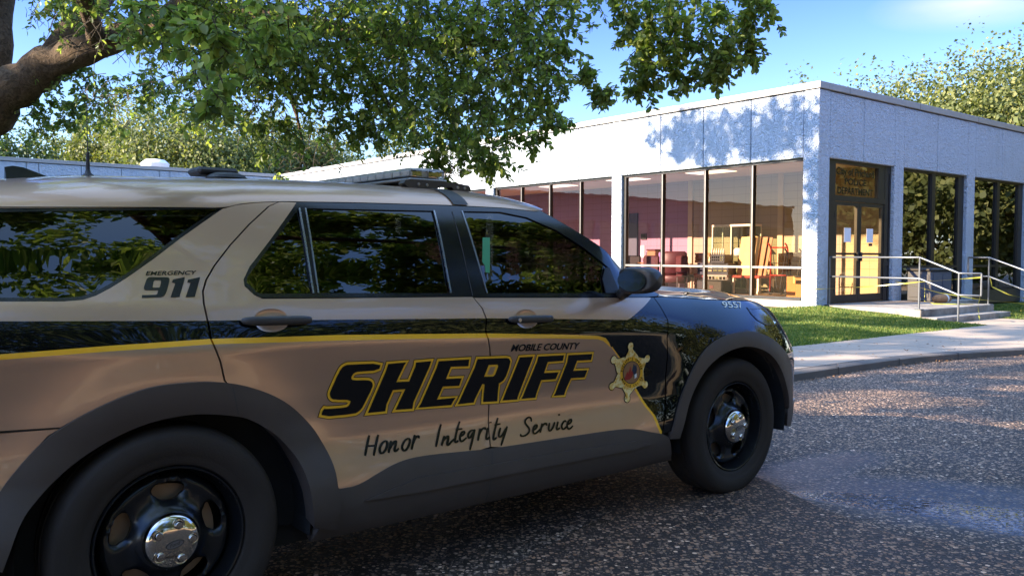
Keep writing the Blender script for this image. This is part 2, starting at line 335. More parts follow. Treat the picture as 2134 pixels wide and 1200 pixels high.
def copy_tree(o, parent=None):
    c = o.copy(); C.objects.link(c)
    if parent is not None: c.parent = parent
    for ch in list(o.children): copy_tree(ch, c)
    return c
_txt_cache = {}
def text_tris(body, bold=0.0, shear=0.0, spacing=1.0):
    cu = bpy.data.curves.new('glyphs', 'FONT'); cu.body = body; cu.size = 1; cu.offset = bold; cu.shear = shear; cu.space_character = spacing; cu.resolution_u = 4
    o = bpy.data.objects.new('glyphs', cu); C.objects.link(o); bpy.context.view_layer.update()
    me = bpy.data.meshes.new_from_object(o.evaluated_get(bpy.context.evaluated_depsgraph_get()))
    vs = [tuple(v.co) for v in me.vertices]; fs = [tuple(p.vertices) for p in me.polygons]
    bpy.data.objects.remove(o); bpy.data.curves.remove(cu); bpy.data.meshes.remove(me)
    x0 = min(v[0] for v in vs); x1 = max(v[0] for v in vs); y1 = max(v[1] for v in vs); y0 = min(0, min(v[1] for v in vs))
    return [((v[0]-x0)/(x1-x0), v[1]/y1) for v in vs], fs
def pip(x, y, P):
    c = False; j = len(P)-1
    for i in range(len(P)):
        if (P[i][1] > y) != (P[j][1] > y) and x < (P[j][0]-P[i][0])*(y-P[i][1])/(P[j][1]-P[i][1])+P[i][0]: c = not c
        j = i
    return c
def dens(P, step, closed=True):
    o = []; n = len(P)
    for i in range(n if closed else n-1):
        a, b = P[i], P[(i+1) % n]; L = math.hypot(b[0]-a[0], b[1]-a[1]); k = max(1, int(L/step))
        for t in range(k): o.append((a[0]+(b[0]-a[0])*t/k, a[1]+(b[1]-a[1])*t/k))
    if not closed: o.append(P[-1])
    return o
def offs(P, d):
    A = sum(P[i-1][0]*P[i][1]-P[i][0]*P[i-1][1] for i in range(len(P))); s = 1 if A > 0 else -1; o = []; n = len(P)
    for i in range(n):
        a, b, c = P[i-1], P[i], P[(i+1) % n]
        e1 = Vector((b[0]-a[0], b[1]-a[1])).normalized(); e2 = Vector((c[0]-b[0], c[1]-b[1])).normalized()
        n1 = Vector((e1.y, -e1.x))*s; n2 = Vector((e2.y, -e2.x))*s; m = n1+n2
        k = 1+n1.dot(n2); m = m/max(k, .55); o.append((b[0]+m.x*d, b[1]+m.y*d))
    return o
def smooth_poly(P, it=1, closed=True):
    for _ in range(it):
        q = []; n = len(P)
        for i in range(n if closed else n-1):
            a, b = P[i], P[(i+1) % n]; q += [(a[0]*.75+b[0]*.25, a[1]*.75+b[1]*.25), (a[0]*.25+b[0]*.75, a[1]*.25+b[1]*.75)]
        P = q if closed else [P[0]]+q+[P[-1]]
    return P
def tri2d(outer, holes=(), lines=(), step=.03):
    vs = []; es = []
    def addloop(P, closed=True):
        b = len(vs); vs.extend(P); n = len(P)
        es.extend((b+i, b+(i+1) % n) for i in range(n if closed else n-1))
    addloop(dens(outer, step))
    for h in holes: addloop(dens(h, step))
    for l in lines: addloop(dens(l, step, False), False)
    x0, x1 = min(p[0] for p in outer), max(p[0] for p in outer); y0, y1 = min(p[1] for p in outer), max(p[1] for p in outer)
    if step:
        nx, ny = int((x1-x0)/step)+1, int((y1-y0)/step)+1
        B = np.array(vs)
        for i in range(nx+1):
            for j in range(ny+1):
                x, y = x0+(i+.37+.5*(j % 2)*.9)*step, y0+(j+.43)*step
                if pip(x, y, outer) and not any(pip(x, y, h) for h in holes) and np.min((B[:, 0]-x)**2+(B[:, 1]-y)**2) > (step*.42)**2: vs.append((x, y))
    V, E, F, *_ = delaunay_2d_cdt([Vector(v) for v in vs], es, [], 0, 1e-6)
    out = []
    for f in F:
        cx = sum(V[i][0] for i in f)/3; cy = sum(V[i][1] for i in f)/3
        if pip(cx, cy, outer) and not any(pip(cx, cy, h) for h in holes): out.append(tuple(f))
    used = sorted({i for f in out for i in f}); mp_ = {i: k for k, i in enumerate(used)}
    return [(V[i][0], V[i][1]) for i in used], [tuple(mp_[i] for i in f) for f in out]
def leaves(name, cen, axis, nrm, ln, wd, mat, parent=None, fine=True, extra=None):
    n = len(cen); axis = axis/np.linalg.norm(axis, axis=1, keepdims=True)
    sid = np.cross(axis, nrm); sid /= np.maximum(1e-6, np.linalg.norm(sid, axis=1, keepdims=True)); up = np.cross(sid, axis)
    l = ln[:, None]; w_ = wd[:, None]
    if fine:
        P = np.stack([cen, cen+axis*l*.38+sid*w_+up*w_*.35, cen+axis*l*.78+sid*w_*.85+up*w_*.25, cen+axis*l-up*w_*.15,
                      cen+axis*l*.78-sid*w_*.85+up*w_*.25, cen+axis*l*.38-sid*w_+up*w_*.35], 1).reshape(-1, 3)
        Fi = (np.arange(n)[:, None, None]*6+np.array([[0, 1, 2, 3], [0, 3, 4, 5]])[None]).reshape(-1, 4); k = 6
    else:
        P = np.stack([cen-axis*l*.5, cen+sid*w_+up*w_*.3, cen+axis*l*.5, cen-sid*w_+up*w_*.2], 1).reshape(-1, 3)
        Fi = (np.arange(n)[:, None]*4+np.arange(4)[None]).reshape(-1, 4); k = 4
    me = bpy.data.meshes.new(name); me.vertices.add(len(P)); me.vertices.foreach_set('co', P.astype(np.float32).ravel())
    me.loops.add(Fi.size); me.loops.foreach_set('vertex_index', Fi.astype(np.int32).ravel())
    me.polygons.add(len(Fi)); me.polygons.foreach_set('loop_start', np.arange(0, Fi.size, 4, dtype=np.int32))
    me.update(calc_edges=True); me.materials.append(mat)
    o = bpy.data.objects.new(name, me); C.objects.link(o)
    if parent is not None: o.parent = parent
    return o
def _pchip(P):
    xs=[a for a,b in P]; ys=[b for a,b in P]; n=len(P)
    h=[xs[i+1]-xs[i] for i in range(n-1)]; d=[(ys[i+1]-ys[i])/h[i] for i in range(n-1)]
    m=[d[0]]+[0 if d[i-1]*d[i]<=0 else 2*d[i-1]*d[i]/(d[i-1]+d[i]) for i in range(1,n-1)]+[d[-1]]
    def f(x):
        if x<=xs[0]: return ys[0]+m[0]*(x-xs[0])
        if x>=xs[-1]: return ys[-1]+m[-1]*(x-xs[-1])
        lo=0; hi=n-1
        while hi-lo>1:
            k=(lo+hi)//2
            if xs[k]<=x: lo=k
            else: hi=k
        t=(x-xs[lo])/h[lo]; 
        return ((2*t-3)*t*t+1)*ys[lo]+((t-2)*t+1)*t*h[lo]*m[lo]+(3-2*t)*t*t*ys[lo+1]+(t-1)*t*t*h[lo]*m[lo+1]
    return f
def sst(a,b,x):
    t=min(1,max(0,(x-a)/(b-a))); return t*t*(3-2*t)
# o = outward offset from the outer tyre wall plane, metres; x forward of the rear axle; z above the ground
PDOOR=_pchip([(.18,-.13),(.23,-.06),(.29,-.018),(.38,0),(.46,-.006),(.53,-.020),(.575,-.031),(.62,-.038),(.68,-.038),(.80,-.023),(.93,-.004),(.965,0),(1.02,-.008),(1.09,-.028),(1.15,-.055),(1.20,-.078),(1.30,-.118),(1.42,-.172),(1.50,-.215),(1.56,-.26),(1.60,-.31)])
PFEND=_pchip([(.18,-.10),(.30,-.02),(.45,-.005),(.80,0),(.92,-.010),(1.0,-.03),(1.06,-.062),(1.10,-.10),(1.13,-.15),(1.16,-.24)])
def S(x,z):
    zz=z+.030*(x-1.2)*sst(.45,1.0,z)
    w=sst(2.1,2.75,x)
    o=PDOOR(zz)*(1-w)+PFEND(z+.07*(x-2.4))*w
    # wheel arch swell
    for cx in (0.,3.025):
        r=math.hypot(x-cx,z-.375); o+=.034*math.exp(-((r-.47)/.14)**2)*sst(.15,.5,z)*(1-sst(1.0,1.15,z))
    # nose taper in plan, leaning back towards the bonnet
    d=x+.20*sst(.66,1.08,z)-2.95
    if d>0: o-=.243*d**3
    d=-.35-x
    if d>0: o-=.16*d**2.5
    return o
# ---- side-view outlines of the police SUV in metres: (x forward of the rear axle, z up)
RQWIN=[(-0.448,1.450),(0.249,1.477),(0.196,1.443),(0.077,1.365),(-0.021,1.295),(-0.107,1.238),(-0.165,1.204),(-0.210,1.182),(-0.249,1.170),(-0.303,1.167),(-0.471,1.172)]
REARCUT=[(0.489,1.512),(0.462,1.507),(0.420,1.489),(0.332,1.421),(0.247,1.345),(0.179,1.273),(0.143,1.225),(0.125,1.187),(0.121,1.146),(0.126,1.087),(0.130,1.030),(0.158,0.952),(0.170,0.889),(0.195,0.776)]
ROOFSEAM=[(-0.448,1.454),(-0.177,1.464),(0.135,1.475),(0.249,1.477),(0.274,1.485),(0.298,1.492),(0.373,1.503),(0.489,1.512),(0.542,1.513),(0.815,1.521),(1.217,1.528),(1.344,1.529),(1.573,1.529),(1.766,1.520)]
TRIM_OUT=[(0.541,1.511),(0.400,1.370),(0.304,1.273),(0.274,1.228),(0.273,1.205),(0.303,1.173),(0.329,1.160),(0.616,1.153),(1.254,1.136),(2.122,1.111),(2.342,1.104)]
QGLASS=[(0.542,1.487),(0.403,1.352),(0.290,1.233),(0.285,1.214),(0.316,1.179),(0.330,1.175),(0.522,1.170),(0.538,1.487)]
RGLASS=[(0.572,1.488),(1.166,1.500),(1.143,1.155),(0.554,1.171)]
FGLASS=[(1.328,1.504),(1.539,1.509),(1.691,1.488),(1.855,1.428),(1.997,1.347),(2.122,1.256),(2.132,1.130),(1.341,1.150)]
BCUT=[(1.264,1.527),(1.257,1.497),(1.251,1.156),(1.254,1.136),(1.286,1.089),(1.298,1.043),(1.285,0.994),(1.308,0.924),(1.326,0.822),(1.330,0.667),(1.319,0.501),(1.301,0.484),(1.294,0.385)]
FCUT=[(2.414,1.099),(2.440,1.031),(2.460,0.986),(2.452,0.947),(2.440,0.897),(2.446,0.809),(2.433,0.548),(2.423,0.516),(2.398,0.417)]
RFLARE_OUT=[(-0.485,0.625),(-0.441,0.682),(-0.375,0.754),(-0.331,0.787),(-0.272,0.821),(-0.167,0.865),(-0.068,0.893),(0.064,0.896),(0.166,0.885),(0.255,0.861),(0.355,0.815),(0.430,0.761),(0.503,0.681),(0.551,0.598),(0.577,0.527),(0.582,0.463)]
RFLARE_IN=[(-0.459,0.486),(-0.435,0.538),(-0.402,0.579),(-0.332,0.651),(-0.261,0.701),(-0.164,0.752),(-0.064,0.783),(0.040,0.793),(0.123,0.786),(0.209,0.768),(0.260,0.750),(0.360,0.680),(0.435,0.581),(0.464,0.491),(0.477,0.406),(0.488,0.332)]
CLADTOP=[(0.596,0.449),(0.679,0.444),(0.768,0.476),(0.869,0.507),(0.979,0.513),(1.201,0.500),(1.303,0.493),(1.701,0.486),(2.086,0.479),(2.210,0.466),(2.323,0.435),(2.398,0.418)]
ROCKBOT=[(0.474,0.288),(1.977,0.299),(2.247,0.295),(2.518,0.279)]
FFLARE_OUT=[(2.457,0.426),(2.495,0.534),(2.552,0.646),(2.635,0.769),(2.730,0.842),(2.862,0.885),(3.001,0.897),(3.152,0.889),(3.322,0.845),(3.474,0.778),(3.605,0.698)]
FFLARE_IN=[(2.528,0.453),(2.565,0.557),(2.628,0.661),(2.715,0.744),(2.844,0.800),(3.018,0.824),(3.163,0.804),(3.300,0.751),(3.414,0.653),(3.490,0.544)]
HOODLINE=[(2.500,1.102),(2.675,1.090),(2.838,1.079),(2.923,1.073),(3.114,1.063),(3.412,1.048)]
HEADL=[(3.238,1.011),(3.229,0.980),(3.261,0.947),(3.354,0.914),(3.759,0.984)]
BANDTOP=[(-0.475,1.116),(-0.219,1.105),(0.126,1.090),(0.232,1.087),(0.501,1.076),(0.911,1.061),(1.314,1.046),(1.935,1.014),(2.155,1.001),(2.185,1.011),(2.387,1.098)]
STRIPE_T=[(-0.480,1.022),(-0.201,1.028),(0.127,1.031),(0.404,1.022),(0.592,1.017),(0.902,1.003),(1.284,0.985),(1.655,0.960),(1.940,0.938),(1.996,0.924),(2.048,0.879)]
STRIPE_B=[(-0.480,1.006),(-0.202,1.011),(0.125,1.013),(0.402,1.003),(0.590,0.997),(0.901,0.984),(1.282,0.966),(1.655,0.942),(1.943,0.921),(1.982,0.911),(2.039,0.875)]
STRIPE_L=[(2.045,0.877),(2.127,0.803),(2.195,0.719),(2.238,0.656),(2.305,0.565),(2.351,0.513),(2.374,0.457),(2.395,0.418)]
LEDGE=[(1.825,0.610),(2.254,0.572)]
QPLINE=[(-0.481,0.802),(-0.334,0.788)]
L_S=[(0.634,0.903),(0.645,0.904),(0.784,0.898),(0.777,0.871),(0.690,0.874),(0.672,0.871),(0.662,0.860),(0.660,0.850),(0.667,0.842),(0.729,0.838),(0.746,0.832),(0.755,0.820),(0.754,0.807),(0.719,0.735),(0.705,0.720),(0.684,0.711),(0.540,0.717),(0.551,0.748),(0.565,0.744),(0.646,0.740),(0.660,0.748),(0.666,0.768),(0.593,0.776),(0.580,0.784),(0.574,0.797),(0.576,0.809),(0.608,0.880),(0.619,0.896)]
L_H=[(0.816,0.893),(0.897,0.893),(0.889,0.881),(0.859,0.818),(0.918,0.815),(0.941,0.873),(0.943,0.889),(1.015,0.889),(1.008,0.866),(0.946,0.727),(0.943,0.702),(0.864,0.706),(0.872,0.720),(0.903,0.786),(0.846,0.787),(0.822,0.732),(0.819,0.706),(0.741,0.708),(0.749,0.725),(0.809,0.868)]
L_E=[(1.051,0.886),(1.204,0.882),(1.202,0.853),(1.114,0.858),(1.094,0.809),(1.174,0.805),(1.164,0.774),(1.082,0.779),(1.059,0.727),(1.152,0.725),(1.144,0.716),(1.131,0.696),(0.969,0.703),(0.983,0.720),(1.043,0.858)]
L_R=[(1.246,0.880),(1.401,0.873),(1.417,0.869),(1.426,0.857),(1.422,0.830),(1.409,0.792),(1.397,0.775),(1.374,0.764),(1.374,0.755),(1.373,0.686),(1.296,0.691),(1.297,0.767),(1.285,0.771),(1.254,0.711),(1.247,0.694),(1.164,0.696),(1.173,0.710),(1.236,0.845)]
L_R_HOLE=[(1.309,0.850),(1.355,0.848),(1.361,0.841),(1.348,0.805),(1.339,0.798),(1.290,0.801)]
L_R_TAN=[(1.319,0.840),(1.346,0.839),(1.336,0.810),(1.330,0.807),(1.305,0.808)]
L_I=[(1.476,0.870),(1.552,0.868),(1.542,0.840),(1.486,0.690),(1.485,0.682),(1.401,0.686),(1.407,0.697),(1.469,0.850)]
L_F=[(1.583,0.866),(1.738,0.861),(1.734,0.835),(1.643,0.837),(1.627,0.788),(1.716,0.784),(1.702,0.753),(1.616,0.757),(1.595,0.699),(1.589,0.679),(1.507,0.682),(1.517,0.695),(1.578,0.842)]
L_F2=[(1.765,0.859),(1.917,0.854),(1.914,0.825),(1.823,0.829),(1.807,0.783),(1.897,0.778),(1.885,0.745),(1.798,0.749),(1.770,0.690),(1.765,0.673),(1.698,0.676),(1.709,0.688),(1.762,0.825)]
N_9=[(-0.052,1.229),(-0.047,1.234),(-0.041,1.236),(0.014,1.235),(0.019,1.233),(0.021,1.228),(0.019,1.220),(0.007,1.192),(0.001,1.181),(-0.006,1.174),(-0.016,1.171),(-0.075,1.171),(-0.073,1.179),(-0.031,1.179),(-0.026,1.181),(-0.020,1.194),(-0.061,1.195),(-0.064,1.198),(-0.064,1.204)]
N_9_HOLE=[(-0.027,1.226),(-0.008,1.226),(-0.006,1.223),(-0.013,1.205),(-0.017,1.202),(-0.035,1.202),(-0.037,1.204),(-0.031,1.221)]
N_1=[(0.027,1.218),(0.032,1.227),(0.072,1.235),(0.070,1.227),(0.044,1.170),(0.015,1.170),(0.038,1.215)]
N_1B=[(0.078,1.217),(0.082,1.226),(0.123,1.234),(0.120,1.225),(0.094,1.169),(0.064,1.169),(0.088,1.215)]
T_EMER=[(-0.053,1.242),(0.114,1.243),(-0.047,1.255)]
T_MOB=[(1.423,0.900),(1.834,0.884),(1.433,0.929)]
T_NUM=[(2.974,1.028),(3.192,1.017),(3.008,1.059)]
STAR_PTS=[(2.172,0.874),(2.300,0.803),(2.302,0.672),(2.182,0.614),(2.076,0.684),(2.066,0.815)]
STAR_RING=[(2.191,0.743),(2.278,0.736),(2.177,0.827),(2.201,0.662),(2.190,0.744),(2.250,0.739),(2.179,0.803),(2.198,0.686)]
GTAPE=[(1.392,1.391),(1.433,1.392),(1.381,1.236),(1.358,1.240),(1.364,1.267),(1.354,1.284)]
CAPR=[(-0.006,0.372)]
SCRIPT=[[(0.749,0.621),(0.722,0.548)],[(0.788,0.618),(0.759,0.543)],[(0.731,0.582),(0.778,0.578)],[(0.820,0.591),(0.803,0.586),(0.787,0.565),(0.789,0.547),(0.803,0.547),(0.820,0.564),(0.826,0.582),(0.820,0.591)],[(0.843,0.587),(0.825,0.544)],[(0.830,0.555),(0.850,0.579),(0.865,0.585),(0.863,0.573),(0.851,0.549),(0.858,0.545),(0.873,0.555)],[(0.921,0.587),(0.903,0.580),(0.887,0.559),(0.892,0.542),(0.907,0.544),(0.924,0.563),(0.929,0.580),(0.921,0.587)],[(0.954,0.596),(0.930,0.542)],[(0.939,0.561),(0.952,0.582),(0.963,0.590),(0.971,0.589),(0.969,0.580)],[(1.082,0.623),(1.046,0.537)],[(1.094,0.574),(1.073,0.538)],[(1.077,0.548),(1.100,0.568),(1.113,0.572),(1.110,0.559),(1.100,0.540),(1.106,0.535),(1.126,0.549),(1.144,0.557)],[(1.176,0.623),(1.140,0.549),(1.145,0.540),(1.159,0.547)],[(1.152,0.591),(1.187,0.591)],[(1.167,0.560),(1.190,0.567),(1.197,0.578),(1.184,0.580),(1.169,0.563),(1.167,0.546),(1.177,0.540),(1.202,0.553)],[(1.245,0.579),(1.227,0.579),(1.210,0.563),(1.212,0.549),(1.225,0.553),(1.245,0.577)],[(1.250,0.581),(1.210,0.502)],[(1.279,0.581),(1.257,0.534)],[(1.266,0.553),(1.281,0.573),(1.296,0.581),(1.305,0.580),(1.303,0.572)],[(1.319,0.579),(1.300,0.537),(1.306,0.532),(1.321,0.541)],[(1.336,0.601),(1.336,0.596)],[(1.378,0.614),(1.337,0.532),(1.342,0.526),(1.358,0.534)],[(1.355,0.586),(1.388,0.587)],[(1.386,0.571),(1.368,0.540),(1.375,0.532),(1.392,0.541),(1.420,0.568)],[(1.424,0.572),(1.375,0.498)],[(1.562,0.576),(1.563,0.592),(1.546,0.597),(1.526,0.585),(1.526,0.570),(1.543,0.552),(1.544,0.538),(1.529,0.526),(1.506,0.520),(1.487,0.525),(1.494,0.531)],[(1.562,0.537),(1.586,0.545),(1.593,0.559),(1.578,0.558),(1.562,0.541),(1.565,0.523),(1.581,0.524),(1.605,0.538)],[(1.623,0.561),(1.602,0.524)],[(1.610,0.541),(1.625,0.554),(1.639,0.559),(1.648,0.557),(1.645,0.549)],[(1.667,0.558),(1.652,0.530),(1.662,0.522),(1.681,0.535),(1.698,0.558)],[(1.719,0.558),(1.700,0.528),(1.706,0.523),(1.723,0.530)],[(1.730,0.590),(1.730,0.583)],[(1.768,0.551),(1.759,0.558),(1.737,0.543),(1.733,0.526),(1.745,0.520),(1.765,0.530)],[(1.767,0.536),(1.795,0.544),(1.803,0.558),(1.788,0.558),(1.768,0.539),(1.769,0.520),(1.782,0.517),(1.804,0.529)]]
HW = .98
def ipx(P, x):
    if x <= P[0][0]: return P[0][1]
    for a, b in zip(P, P[1:]):
        if x <= b[0]: return a[1]+(b[1]-a[1])*(x-a[0])/max(1e-9, b[0]-a[0])
    return P[-1][1]
def ipz(P, z):      # x of a falling polyline at height z
    for a, b in zip(P, P[1:]):
        if (a[1]-z)*(b[1]-z) <= 0 and a[1] != b[1]: return a[0]+(b[0]-a[0])*(z-a[1])/(b[1]-a[1])
    return P[0][0] if z > P[0][1] else P[-1][0]
def snorm(x, z, side=1):
    e = .004; n = Vector((-(S(x+e, z)-S(x-e, z))/(2*e), 1, -(S(x, z+e)-S(x, z-e))/(2*e))).normalized()
    return (n.x, -side*n.y, n.z)
def spos(x, z, off=0., side=1):
    if off == 0: return (x, -side*(S(x, z)+HW), z)
    n = snorm(x, z, 1); return (x+n[0]*off, -side*(S(x, z)+HW-n[1]*off), z+n[2]*off)
def panel(name, mats, outer, parent, holes=(), lines=(), step=.03, off=0., cls=None, flange=.014, side=1, nrm=True):
    V, F = tri2d(outer, holes, lines, step); mb = MB(); nn = []
    for x, z in V: mb.v.append(spos(x, z, off, side)); nn.append(snorm(x, z, side))
    cnt = {}
    for f in F:
        a = [V[i] for i in f]; ar = (a[1][0]-a[0][0])*(a[2][1]-a[0][1])-(a[2][0]-a[0][0])*(a[1][1]-a[0][1])
        g = tuple(f) if (ar > 0) == (side > 0) else tuple(reversed(f))
        mb.f.append(g); mb.mi.append(cls(sum(p[0] for p in a)/3, sum(p[1] for p in a)/3) if cls else 0)
        for i in range(3):
            e = (g[i], g[(i+1) % 3]); cnt[e] = mb.mi[-1]
    if flange:
        dupd = {}
        def dv(i):
            if i not in dupd:
                dupd[i] = len(mb.v); mb.v.append(mb.v[i]); mb.v.append(spos(V[i][0], V[i][1], off-flange, side)); nn.append(None); nn.append(None)
            return dupd[i]
        for (a, b), m_ in list(cnt.items()):
            if (b, a) in cnt: continue
            ka, kb_ = dv(a), dv(b)
            mb.f.append((kb_, ka, ka+1, kb_+1)); mb.mi.append(m_)
    o = mb.build(name, mats, parent, smooth=True)
    if nrm:
        me = o.data
        if any(n is None for n in nn):
            fn = [[0, 0, 0] for _ in nn]
            for p in me.polygons:
                if len(p.vertices) == 4:
                    for i in p.vertices: fn[i] = [fn[i][q]+p.normal[q] for q in range(3)]
            nn = [n if n is not None else tuple(Vector(fn[i]).normalized()) for i, n in enumerate(nn)]
        if len(nn) == len(me.vertices): me.normals_split_custom_set_from_vertices(nn)
    return o
def shiftx(P, d): return [(x+d, z) for x, z in P]

def grid_mesh(name, fn, nu, nv, mat, parent, flip=False):
    mb = MB()
    for i in range(nu+1):
        for j in range(nv+1): mb.v.append(fn(i/nu, j/nv))
    for i in range(nu):
        for j in range(nv):
            a = i*(nv+1)+j; f = (a, a+nv+1, a+nv+2, a+1); mb.f.append(f[::-1] if flip else f); mb.mi.append(0)
    return mb.build(name, mat, parent, smooth=True)

Z36 = _pchip([(-1.1, 1.50), (-.8, 1.522), (-.42, 1.541), (-.13, 1.571), (.22, 1.586), (.5, 1.597), (.89, 1.606), (1.16, 1.604), (1.41, 1.603), (1.62, 1.592), (1.78, 1.569), (1.9, 1.534), (2.0, 1.50)])
_seam = [(-1.12, 1.42), (-.8, 1.443)]+ROOFSEAM+[(1.795, 1.526)]
def seam(x): return ipx(_seam, x)
def roofz(x, q):     # q 0 at the drip seam .. 1 at the centre line -> lateral offset o and height
    zs = seam(x); os_ = S(x, zs); z6 = Z36(x); t = q
    if t < .4:
        a = t/.4; p0 = (os_, zs); p1 = (os_-.035, zs+(z6-zs)*.80); p2 = (-.40, z6+.006)
        return ((1-a)**2*p0[0]+2*a*(1-a)*p1[0]+a*a*p2[0], (1-a)**2*p0[1]+2*a*(1-a)*p1[1]+a*a*p2[1])
    a = (t-.4)/.6
    return (-.40-(HW-.40)*a, z6+.006+.034*(1-(1-a)**2))
def roofpt(x, o):    # height of the roof skin at lateral offset o
    return Z36(x)+.006+.034*(1-(1-min(1, max(0, (-.40-o)/(HW-.40))))**2)

APW = [(1.795, 1.526), (1.882, 1.480), (2.025, 1.405), (2.140, 1.339), (2.255, 1.264), (2.372, 1.183), (2.490, 1.112)]
BANDTOP = [(-1.12, 1.146)]+BANDTOP; STRIPE_T = [(-1.12, 1.004)]+STRIPE_T; STRIPE_B = [(-1.12, .988)]+STRIPE_B
DIAG_U = [(2.387, 1.098), (2.185, 1.011), (2.155, 1.001)]
STRL = STRIPE_L
def livery(x, z):
    if z > ipx(BANDTOP, min(x, 2.155))-1e-6 and x < 2.155: return 0
    if z > .99 and 2.155 <= x < 2.387: return 0 if z > ipx([(2.155, 1.001), (2.185, 1.011), (2.387, 1.098)], x) else 1
    if x > 2.42: return 1
    zt, zb = ipx(STRIPE_T, x), ipx(STRIPE_B, x)
    if x < 2.042 and z >= zt: return 1
    if x < 2.03 and zb <= z < zt: return 2
    xl = ipz(STRL, z); wl = .0045+.004*(z < .66)
    if z < .885:
        if abs(x-xl) < wl: return 2
        return 0 if x < xl else 1
    return 0 if z < zb else 1
_sl = []
for sgn in (-1, 1): _sl.append([(x+sgn*(.0045+.004*(z < .66)), z) for x, z in dens(STRL, .03, False)])
LIV_LINES = [BANDTOP, STRIPE_T+[(2.07, .86)], STRIPE_B, _sl[0], _sl[1]]
PAINT = None
FLR = RFLARE_OUT
def arc_close(P): return P
def _sm(P): return [P[0]]+smooth_poly(P[1:], 2, False)
CLADTOP = smooth_poly(CLADTOP, 2, False)
FARC = [(2.440, .39), (2.457, .426)]+FFLARE_OUT[1:]+[(3.655, .60), (3.69, .50), (3.70, .42)]
FARCI = [(2.505, .385), (2.528, .453)]+FFLARE_IN[1:]+[(3.535, .47), (3.55, .42)]
RARC = [(-.560, .45), (-.535, .53)]+RFLARE_OUT
RARCI = [(-.490, .40)]+RFLARE_IN
GAP = .0035
FARC, FARCI, RARC, RARCI = _sm(FARC), smooth_poly(FARCI, 2, False), smooth_poly(RARC, 2, False), smooth_poly(RARCI, 2, False)
def xend(z): return 3.84-.19*sst(.62, 1.06, z)-.06*(1-sst(.25, .45, z))

